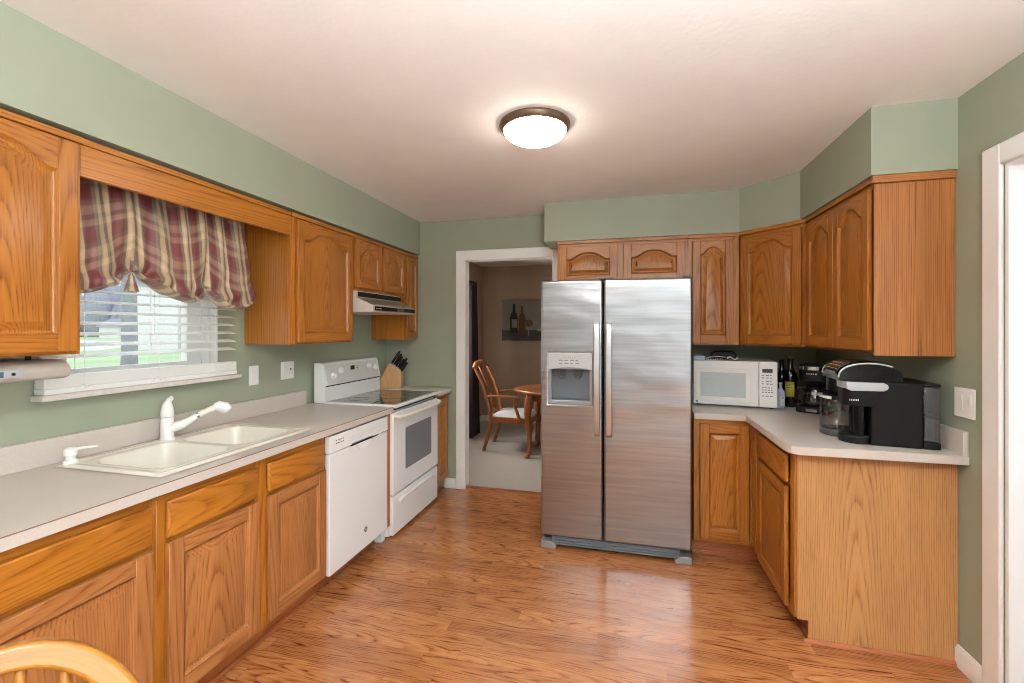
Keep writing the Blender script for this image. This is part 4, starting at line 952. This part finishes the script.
def coffee_maker():
    x, y, z = 1.200, 3.26, 0.9145
    a = math.radians(-36); U = Vector((math.cos(a), math.sin(a), 0)); D = U.cross(Vector((0, 0, 1)))
    fr = ((x, y, z), tuple(U), (0, 0, 1.07), tuple(D))
    r = thing('coffee_maker', 'black drip coffee maker with a glass carafe between the bottles and the big brewer', 'coffee maker', (x, y, z))
    b = MB(*fr); b.box(-0.09, 0.09, 0, 0.038, -0.10, 0.115); b.box(-0.09, 0.09, 0.038, 0.285, -0.10, -0.045); b.build('base_tower', M['black'], r, 0.010, 3)
    b = MB(*fr); b.prism([(-0.09, -0.10), (0.09, -0.10), (0.09, 0.05), (0.07, 0.085), (0.03, 0.105), (-0.03, 0.105), (-0.07, 0.085), (-0.09, 0.05)], 0.185, 0.285, 1); b.build('brew_head', M['black'], r, 0.008, 3)
    b = MB(*fr); b.prism([(-0.0915, 0.0), (0.0915, 0.0), (0.0915, 0.05), (0.071, 0.0865), (0.031, 0.107), (-0.031, 0.107), (-0.071, 0.0865), (-0.0915, 0.05)], 0.255, 0.275, 1); b.build('steel_band', M['chrome'], r)
    b = MB(*fr); marks(b, -0.03, 0.03, 0.228, 5, 0.1055, 0.008); b.build('name_mark', M['mark_white'], r)
    b = MB(*fr); b.box(-0.03, 0.03, 0.010, 0.026, 0.1152, 0.1175); b.build('switch', M['grey_metal'], r)
    c = thing('glass_carafe', 'round glass coffee carafe sitting in the black drip coffee maker', 'carafe', tuple(Vector((x, y, z))+D*0.035))
    cc = Vector((x, y, z))+D*0.035
    b = MB(); b.lathe([(0, 0.039), (0.055, 0.039), (0.066, 0.055), (0.068, 0.08), (0.060, 0.12), (0.046, 0.145), (0.046, 0.155)], tuple(cc), 28); b.build('carafe_bowl', M['carafe'], c)
    b = MB(); b.lathe([(0.0, 0.172), (0.04, 0.172), (0.049, 0.165), (0.049, 0.148), (0.0, 0.148)], tuple(cc), 28); b.build('carafe_lid', M['black'], c)
    b = MB(); b.lathe([(0.0615, 0.118), (0.0625, 0.118), (0.0555, 0.132), (0.0545, 0.132)], tuple(cc), 28); b.build('carafe_band', M['chrome'], c)
    b = MB(); h = (D*0.35-U*0.94)
    pts = [cc+h*0.048+Vector((0, 0, 0.150)), cc+h*0.085+Vector((0, 0, 0.152)), cc+h*0.105+Vector((0, 0, 0.13)), cc+h*0.100+Vector((0, 0, 0.08)), cc+h*0.082+Vector((0, 0, 0.055))]
    b.tube([tuple(p) for p in pts], [0.009, 0.010, 0.010, 0.009, 0.007], 10); b.build('carafe_handle', M['black'], c)
coffee_maker()
def brewer():
    # the machine faces the left side of the room; U runs from its front to its back, W is its width
    a = math.radians(-7); U = Vector((math.cos(a), math.sin(a), 0)); Wd = Vector((-U.y, U.x, 0))
    O = Vector((0.992, 2.375, 0.9145)); fr = (tuple(O), tuple(U), tuple(Wd), (0, 0, 1.06))
    r = thing('pod_coffee_brewer', 'large black dual coffee brewer with a clear water tank, front right countertop', 'coffee maker', tuple(O))
    L, W = 0.345, 0.30
    b = MB(*fr); b.box(0.095, L-0.062, 0.002, W, 0.0, 0.272); b.box(L-0.062, L, 0.002, W, 0.0, 0.03); b.box(L-0.062, L, 0.002, W, 0.258, 0.272)
    b.build('brewer_body', M['black'], r, 0.006, 3)
    # overhanging head above the cup bay, rounded towards the front
    def rnd(x0, x1, y0, y1, rad):
        p = []
        for cx, cy, a0 in ((x0+rad, y1-rad, PI/2), (x0+rad, y0+rad, PI)):
            for k in range(9): t = a0+PI/2*k/8; p.append((cx+rad*math.cos(t), cy+rad*math.sin(t)))
        return p+[(x1, y0), (x1, y1)]
    b = MB(*fr); b.prism(rnd(-0.005, 0.12, 0.0, 0.15, 0.05), 0.165, 0.272, 2, 2, 0, True); b.prism(rnd(-0.020, 0.12, 0.14, W, 0.07), 0.205, 0.272, 2, 2, 0, True); b.build('brew_head', M['black'], r, 0.003)
    b = MB(*fr); b.tube([(0.072, 0.075, 0.03), (0.072, 0.075, 0.17)], 0.040, 20); b.build('cup_bay_column', M['black_gloss'], r)
    b = MB(*fr); b.lathe([(0, 0.0), (0.068, 0.0), (0.068, 0.030), (0.062, 0.036), (0, 0.036)], (0.058, 0.075, 0), 32); b.build('drip_tray', M['black'], r, 0.002)
    b = MB(*fr); b.prism(rnd(-0.050, 0.10, 0.145, W, 0.07), 0.0, 0.030, 2, 2, 0, True); b.build('carafe_plate', M['dark_grey'], r, 0.004)
    # silver handle band wrapping the near side
    b = MB(*fr); b.prism([(0.0, 0.240), (0.018, 0.232), (0.140, 0.234), (0.154, 0.242), (0.158, 0.252), (0.154, 0.262), (0.140, 0.270), (0.0, 0.270)], -0.0055, 0.004, 1); b.prism(rnd(-0.009, 0.05, -0.0055, 0.15, 0.05), 0.240, 0.270, 2, 2, 0, True)
    b.build('silver_band', M['silver'], r, 0.002)
    # domed lid
    def dome(i, j):
        t = PI*i; x = 0.100-0.122*math.cos(t); base = 0.272
        s = math.sin(t); y = 0.03+(W-0.035)*j
        z = base+0.088*(max(0, s)**0.62)*(1-0.12*(2*j-1)**4)
        return (x, y, z)
    b = MB(*fr); b.grid(36, 14, dome)
    b.add([dome(k/36, 0) for k in range(37)], [tuple(range(36, -1, -1))], 2); b.add([dome(k/36, 1) for k in range(37)], [tuple(range(37))], 2)
    lid = b.build('brewer_lid', M['black_gloss'], r)
    b = MB(*fr); b.tube([dome(0.02+0.72*k/24, 0.0) for k in range(25)], 0.0035, 8); b.tube([dome(0.02+0.40*k/24, 1.0) for k in range(25)], 0.0035, 8); b.build('lid_trim', M['silver'], lid)
    def pan(i, j): 
        p = dome(0.04+0.30*i, 0.10+0.80*j); return (p[0]-0.002, p[1], p[2]+0.003)
    b = MB(*fr); b.grid(12, 8, pan); b.build('control_panel', M['brown_lid'], lid, solid=0.003)
    b = MB(*fr)
    for q in range(3):
        for k in range(6):
            p = pan(0.22+0.22*q, 0.12+0.14*k); b.lathe([(0, 0.0), (0.006 if q == 0 else 0.004, 0.0), (0.003, 0.0012), (0, 0.0012)], (p[0], p[1], p[2]+0.0025), 10)
    b.build('button_mark', M['mark_white'], lid)
    b = MB(*fr); marks(b, 0.012, 0.05, 0.198, 6, 0, 0.006); b2 = MB(fr[0], fr[1], (0, 0, 1), tuple(-Wd)); marks(b2, 0.012, 0.05, 0.200, 6, 0.0, 0.008); b2.build('name_mark', M['mark_white'], r)
    # water tank at the back
    b = MB(*fr); b.box(L-0.060, L-0.002, 0.004, W-0.01, 0.031, 0.257); tk = b.build('water_tank', M['tank'], r, 0.004)
    b = MB(*fr); b.box(L-0.050, L-0.014, 0.02, W-0.03, 0.034, 0.125); b.build('tank_filter', M['dark_grey'], tk, 0.004)
    b = MB(*fr); b.box(L-0.061, L-0.001, 0.003, W-0.01, 0.122, 0.127); b.build('tank_rib', M['tank'], tk)
    c = thing('glass_carafe', 'clear glass carafe with a black lid in the front of the large brewer', 'carafe', tuple(Vector(O)+U*0.0+Wd*0.24+Vector((0, 0, 0.031))))
    b = MB(*fr); b.lathe([(0, 0.031), (0.066, 0.031), (0.072, 0.04), (0.073, 0.10), (0.071, 0.150), (0.066, 0.170)], (0.022, 0.222, 0), 32); b.build('carafe_bowl', M['carafe'], c)
    b = MB(*fr); b.lathe([(0.0, 0.196), (0.055, 0.196), (0.069, 0.186), (0.069, 0.168), (0, 0.168)], (0.022, 0.222, 0), 32); b.build('carafe_lid', M['black'], c)
    b = MB(*fr); b.tube([(-0.040, 0.225, 0.186), (-0.058, 0.210, 0.187), (-0.060, 0.175, 0.185), (-0.046, 0.150, 0.182), (-0.020, 0.145, 0.180)], [0.010, 0.009, 0.008, 0.009, 0.010], 10, flat=0.8); b.build('carafe_handle', M['silver'], c)
brewer()
# ------------------------------------------------------------------ dining room furniture
def dining():
    # table
    cx, cy, A, B = -0.42, 5.18, 0.86, 0.52
    t = thing('dining_table', 'oval cherry dining table with cabriole legs seen through the doorway', 'table', (cx, cy, 0))
    b = MB(); seg = 48; prof = [(0.97, 0.722), (1.0, 0.734), (1.0, 0.746), (0.985, 0.756), (0.0, 0.756)]
    def topf(i, j):
        k = j*4; q = int(min(3, k)); f = k-q; s = prof[q][0]*(1-f)+prof[q+1][0]*f; z = prof[q][1]*(1-f)+prof[q+1][1]*f
        return (cx+A*s*math.cos(2*PI*i), cy+B*s*math.sin(2*PI*i), z)
    def tg(i, j): p = topf(i, j); return (p[0], p[1]*0.5, 0.05)
    b.grid(seg, 4, topf, 0, tg); b.prism([(cx+A*0.97*math.cos(2*PI*k/seg), cy+B*0.97*math.sin(2*PI*k/seg)) for k in range(seg)], 0.720, 0.7225, 2, 0); b.build('tabletop', M['cherry'], t, merge=True)
    b = MB(); b.prism([(cx+A*0.83*math.cos(2*PI*k/seg), cy+B*0.80*math.sin(2*PI*k/seg)) for k in range(seg)], 0.63, 0.7195, 2, 0); b.build('apron', M['cherry'], t)
    for sx_ in (-1, 1):
        for sy in (-1, 1):
            lx, ly = cx+sx_*0.62, cy+sy*0.27; b = MB()
            pr = [(0.0, 0.70, 0.045), (0.012, 0.62, 0.050), (0.030, 0.50, 0.042), (0.022, 0.36, 0.030), (0.0, 0.20, 0.022), (0.0, 0.08, 0.019), (0.022, 0.03, 0.026), (0.035, 0.012, 0.030), (0.035, 0.001, 0.028)]
            b.tube([(lx+sx_*o*0.8, ly+sy*o*0.6, z) for o, z, _ in pr], [q[2] for q in pr], 12); b.build('leg', M['cherry'], t)
    # armchairs: local u forward, v sideways, built at origin then turned
    def chair(x, y, ang, label, k=1.0):
        c = thing('dining_chair', label, 'chair', (x, y, 0), None)
        U = (math.cos(ang)*k, math.sin(ang)*k, 0); V = (-math.sin(ang)*k, math.cos(ang)*k, 0); fr = ((x, y, 0), U, V, (0, 0, 1))
        b = MB(*fr); b.prism([(0.0, -0.21), (0.45, -0.255), (0.47, -0.22), (0.47, 0.22), (0.45, 0.255), (0.0, 0.21)], 0.345, 0.415); b.build('seat_frame', M['cherry'], c, 0.006)
        b = MB(*fr)
        def cush(i, j):
            u = 0.012+0.445*i; v = (2*j-1)*(0.20+0.045*i); e = min(i, 1-i, j, 1-j)*4
            return (u, v, 0.412+0.055*math.sqrt(min(1, max(0, e)))*(1-0.1*(1-min(1, e))))
        b.grid(14, 14, cush); b.build('seat_cushion', M['seat_cloth'], c)
        for s in (-1, 1):
            b = MB(*fr); b.tube([(-0.07, s*0.20, 0.001), (-0.02, s*0.20, 0.18), (0.015, s*0.205, 0.38), (0.0, s*0.21, 0.55), (-0.075, s*0.215, 0.80), (-0.165, s*0.215, 0.985)], [0.020, 0.021, 0.024, 0.022, 0.019, 0.017], 10); b.build('rear_leg', M['cherry'], c)
            b = MB(*fr); b.tube([(0.435, s*0.225, 0.40), (0.455, s*0.235, 0.33), (0.445, s*0.23, 0.2), (0.430, s*0.225, 0.07), (0.45, s*0.23, 0.025), (0.455, s*0.232, 0.002)], [0.030, 0.034, 0.024, 0.018, 0.024, 0.024], 10); b.build('front_leg', M['cherry'], c)
            b = MB(*fr); b.tube([(-0.015, s*0.215, 0.655), (0.10, s*0.245, 0.665), (0.25, s*0.265, 0.665), (0.345, s*0.265, 0.655), (0.36, s*0.262, 0.640)], [0.015, 0.017, 0.019, 0.020, 0.016], 10, flat=0.7); b.tube([(0.31, s*0.262, 0.65), (0.285, s*0.258, 0.58), (0.31, s*0.25, 0.50), (0.34, s*0.245, 0.40)], [0.016, 0.015, 0.017, 0.019], 10); b.build('armrest', M['cherry'], c)
        b = MB(*fr); pts = []
        for k in range(17):
            v = -0.23+0.46*k/16; z = 0.985+0.035*math.sin(PI*k/16)+0.018*abs(math.sin(2*PI*k/16)); pts.append((-0.167-0.02*math.sin(PI*k/16), v, z))
        b.tube(pts, [0.022+0.014*math.sin(PI*k/16) for k in range(17)], 10, flat=1.0); b.build('crest_rail', M['cherry'], c)
        b = MB(*fr); n = 18
        def spl(i, j):
            q = i; wd = 0.052+0.03*math.sin(PI*q*1.0)**2+0.02*math.sin(3*PI*q)
            u = 0.0-0.03*q-0.15*q*q; return (u+0.0-0.006*math.cos(PI*(2*j-1)), (2*j-1)*wd, 0.415+0.575*q)
        b.grid(20, 6, spl, 0, lambda i, j: (i*0.6, j*0.1, 0.05)); b.build('splat', M['cherry'], c, solid=0.014)
    chair(-1.56, 5.29, 0.0, 'cherry armchair with a pale seat at the left end of the dining table', 1.1)
    chair(-0.66, 6.05, -PI/2, 'cherry armchair behind the far side of the dining table, mostly hidden by the refrigerator')
    # curtain on a rod along the left wall
    c = thing('dining_curtain', 'dark plum curtain hanging at the left dining room wall', 'curtain', (-2.1, 5.7, 0))
    b = MB(); b.grid(60, 24, lambda i, j: (-2.03+0.075*math.sin(2*PI*i*5)+0.02*j, 5.52+0.34*i*(0.8+0.25*j), 2.09-2.065*j)); b.build('drape', M['curtain_dark'], c, solid=0.004)
    b = MB(); b.tube([(-2.10, 4.3, 2.095), (-2.10, 5.92, 2.095)], 0.012, 10); b.lathe([(0, -0.005), (0.012, 0.0), (0.024, 0.018), (0.02, 0.04), (0, 0.055)], (-2.10, 5.92, 2.095), 14, 1); b.box(-2.198, -2.10, 5.87, 5.885, 2.085, 2.105); b.build('curtain_rod', M['black'], c)
    # painting
    p = thing('painting', 'unframed still life canvas of two bottles and a wine glass on the far dining wall', 'painting', (-1.38, 6.73, 1.6))
    fr = ((-1.87, 6.748, 1.275), (1, 0, 0), (0, 0, 1), (0, -1, 0)); w, h = 0.98, 0.635
    b = MB(*fr); b.box(0, w, 0, h, 0.0, 0.03); b.build('canvas', [M['art_grey']], p, 0.003)
    def flat(poly, mat, nm, d): q = MB(*fr); q.prism(poly, 0.0302, 0.0302+d, 2); q.build(nm, M[mat], p)
    flat([(0.002, 0.0), (w-0.002, 0.0), (w-0.002, 0.155), (0.55, 0.165), (0.002, 0.16)], 'art_table', 'painted_table', 0.0006)
    def sil(cx, base, H, R): 
        rt = [(R, 0), (R, H*0.55), (R*0.75, H*0.66), (R*0.34, H*0.74), (R*0.30, H)]
        return [(cx+q, base+z) for q, z in rt]+[(cx-q, base+z) for q, z in reversed(rt)]
    flat(sil(0.195, 0.115, 0.455, 0.062), 'art_bottle', 'painted_bottle', 0.0010); flat(sil(0.325, 0.105, 0.435, 0.056), 'art_amber', 'painted_bottle', 0.0012)
    flat([(0.16, 0.20), (0.25, 0.20), (0.25, 0.33), (0.16, 0.33)], 'art_label', 'painted_label', 0.0016)
    gl = [(0.43+0.072*math.cos(2*PI*k/24), 0.27+0.055*math.sin(2*PI*k/24)) for k in range(24)]
    flat(gl, 'art_wine', 'painted_glass', 0.0016); flat([(0.422, 0.08), (0.438, 0.08), (0.434, 0.225), (0.426, 0.225)], 'art_label', 'painted_stem', 0.0014)
    for k, (gx, gy) in enumerate(((0.62, 0.17), (0.66, 0.18), (0.69, 0.165), (0.64, 0.20), (0.58, 0.165), (0.72, 0.19))): flat([(gx+0.02*math.cos(2*PI*q/14), gy+0.02*math.sin(2*PI*q/14)) for q in range(14)], 'art_cork', 'painted_fruit', 0.0012+0.0001*k)
M['art_grey'] = plain('painted_grey_teal', rgb(128, 126, 118), 0.8, var=0.18, scale=4)
M['art_table'] = plain('painted_dark_slate', rgb(70, 72, 74), 0.8, var=0.3, scale=9)
M['art_bottle'] = plain('painted_bottle_black', rgb(34, 30, 32), 0.7, var=0.2)
M['art_amber'] = plain('painted_bottle_amber', rgb(92, 58, 34), 0.7, var=0.25, scale=14)
M['art_label'] = plain('painted_label', rgb(140, 126, 122), 0.7, var=0.15, scale=20)
M['art_wine'] = plain('painted_wine', rgb(110, 78, 66), 0.7, var=0.3, scale=18)
M['art_cork'] = plain('painted_corks', rgb(170, 160, 136), 0.7, var=0.2)
dining()
# ------------------------------------------------------------------ foreground chair
def oak_chair():
    x, y, ang = -0.797, 0.387, math.radians(-30)
    c = thing('oak_chair', 'golden oak bow-back chair cut off by the lower left corner', 'chair', (x, y, 0))
    U = (math.cos(ang), math.sin(ang), 0); V = (-math.sin(ang), math.cos(ang), 0); fr = ((x, y, 0), U, V, (0, 0, 1))
    HB = 0.945
    b = MB(*fr); n = 28; pts = []; rs = []
    for k in range(n+1):
        a = PI*k/n; z = 0.47+(HB-0.02-0.47)*(math.sin(a)**0.75 if 0 < k < n else 0); v = -0.205*math.cos(a)*(1.0 if True else 1)
        pts.append((-0.02-0.16*(z-0.45)/0.5, v, z)); rs.append(0.024)
    b.tube(pts, rs, up=(1, 0, 0.3), rect=(0.019, 0.021)); b.build('bow', M['oak_chair'], c, 0.007, 3)
    for k in range(6):
        v = -0.125+0.05*k; zt = 0.47+(HB-0.04-0.47)*(math.sqrt(max(0, 1-(v/0.205)**2))**0.75)
        b = MB(*fr); b.tube([(-0.02, v*0.85, 0.46), (-0.06, v*0.93, 0.60), (-0.02-0.16*(zt-0.45)/0.5, v, zt)], [0.008, 0.012, 0.007], 10); b.build('spindle', M['oak_chair'], c)
    b = MB(*fr); b.prism([(0.22+0.235*math.cos(2*PI*k/36)*(1.0), 0.225*math.sin(2*PI*k/36)*(1.0+0.06*math.cos(2*PI*k/36))) for k in range(36)], 0.44, 0.48, 2, 0); b.build('seat', M['oak_chair'], c, 0.012, 3)
    for su, sv in ((0.06, -1), (0.06, 1), (0.38, -1), (0.38, 1)):
        b = MB(*fr); du = -0.06 if su < 0.2 else 0.05
        b.tube([(su, sv*0.15, 0.45), (su+du*0.4, sv*0.165, 0.30), (su+du*0.6, sv*0.175, 0.22), (su+du, sv*0.19, 0.001)], [0.016, 0.022, 0.018, 0.013], 12); b.build('leg', M['oak_chair'], c)
    b = MB(*fr)
    for sv in (-1, 1): b.tube([(0.035, sv*0.172, 0.2), (0.22, sv*0.172, 0.205), (0.41, sv*0.172, 0.2)], [0.009, 0.013, 0.009], 10)
    b.tube([(0.22, -0.172, 0.205), (0.22, 0.172, 0.205)], 0.011, 10); b.build('stretcher', M['oak_chair'], c)
oak_chair()
# ------------------------------------------------------------------ outdoors seen through the window
def outdoors():
    G = -0.2; st, ct = math.sin(TH), math.cos(TH)
    R_ = (ct, st, 0); Fw = (-st, ct, 0)                             # the neighbouring plot lies square to the view from the sink window
    def at(r, d): return (ct*r-st*d, st*r+ct*d)
    b = MB(); b.slab([-160, -0.14+XL], [-60, 170], [], G-0.2, G); o = b.build('lawn', M['grass'], None); o['kind'] = 'structure'
    b = MB(); b.prism([at(-38, 34), at(-32.5, 35), at(-46, 60), at(-75, 74), at(-80, 62)], G, G+0.03); o = b.build('driveway', M['drive'], None); tag(o, 'pale concrete driveway across the lawn outside the window', 'driveway')
    fr = ((0, 0, G), R_, Fw, (0, 0, 1)); hx, hy = at(-28, 40)
    h = thing('neighbor_house', 'white-sided neighbouring house seen through the sink window', 'house', (hx, hy, G))
    b = MB(*fr); b.box(-30.6, -27.0, 36.0, 46, 0, 5.4)
    for k in range(13): b.box(-30.62, -26.98, 35.97, 36.2, 0.1+k*0.40, 0.1+k*0.40+0.37)
    b.build('house_wall', M['siding'], h)
    b = MB(*fr); b.prism([(-31.0, 5.3), (-26.6, 5.3), (-28.8, 7.6)], 35.6, 46.4, 1); b.build('roof', M['roof'], h)
    b = MB(*fr); b.box(-27.0, -20.0, 37.0, 45, 0, 3.6); b.build('side_wing', M['roof'], h)
    b = MB(*fr); b.prism([(36.4, 3.5), (45.5, 3.5), (41, 5.2)], -27.0, -19.6, 0); b.build('wing_roof', M['roof'], h)
    b = MB(*fr); b.slab([-27.0, -26.85, -25.75, -25.6], [1.0, 1.12, 2.35, 2.47], [(1, 1)], 36.93, 36.99, axis=1); wf = b.build('window_frame', M['white_trim'], h)
    b = MB(*fr); b.box(-26.85, -25.75, 36.96, 36.99, 1.12, 2.35); b.build('pane', M['house_glass'], wf)
    random.seed(3)
    def tree(x, y, H, R, label, crown=60):
        t = thing('bare_tree', label, 'tree', (x, y, G))
        b = MB(); b.tube([(x, y, G), (x+0.02, y, G+H*0.15), (x-0.03, y+0.02, G+H*0.5), (x, y, G+H)], [R*1.35, R, R*0.9, R*0.5], 14); b.build('trunk', M['bark'], t)
        b = MB()
        for k in range(crown):
            z = G+H*random.uniform(0.40, 1.0); a = random.uniform(0, 2*PI); L = H*random.uniform(0.2, 0.5); p = Vector((x, y, z)); pts = [tuple(p)]
            for q in range(4):
                p = p+Vector((math.cos(a), math.sin(a), random.uniform(0.1, 0.9)))*(L/4); a += random.uniform(-0.6, 0.6); pts.append(tuple(p))
            b.tube(pts, [R*0.35, R*0.25, R*0.17, R*0.1, R*0.05], 5)
        b.build('branches', M['twig'], t)
    tree(*at(-7.75, 9.0), 7.5, 0.135, 'grey tree trunk closest outside the sink window, left of the white house')
    tree(*at(-62, 74), 11.0, 0.35, 'far bare tree beyond the driveway, left one', 110); tree(*at(-56, 88), 12.0, 0.35, 'far bare tree beyond the driveway, right one', 110); tree(*at(-92, 92), 12.0, 0.3, 'bare tree by the far house at the left edge of the window view', 90)
    b = MB()
    for k in range(70):
        x, y = at(-150+k*1.7+random.uniform(-1, 1), 110+random.uniform(-4, 4)); H = random.uniform(8, 15)
        b.lathe([(1.0, 0), (3.2, H*0.35), (2.6, H*0.7), (0.3, H)], (x, y, G), 9)
    o = b.build('distant_treeline', M['twig'], None); o['kind'] = 'stuff'; tag(o, 'hazy grey tree line at the end of the lawns outside', 'trees')
    fx, fy = at(-81, 90); f = thing('far_house', 'small far white house with a grey roof beyond the lawn', 'house', (fx, fy, G))
    b = MB(*fr); b.box(-83.5, -79.5, 90, 96, 0, 2.4); b.build('house_wall', M['siding'], f)
    b = MB(*fr); b.prism([(89.5, 2.3), (96.5, 2.3), (93, 4.0)], -84, -79, 0); b.build('roof', M['roof'], f)
outdoors()
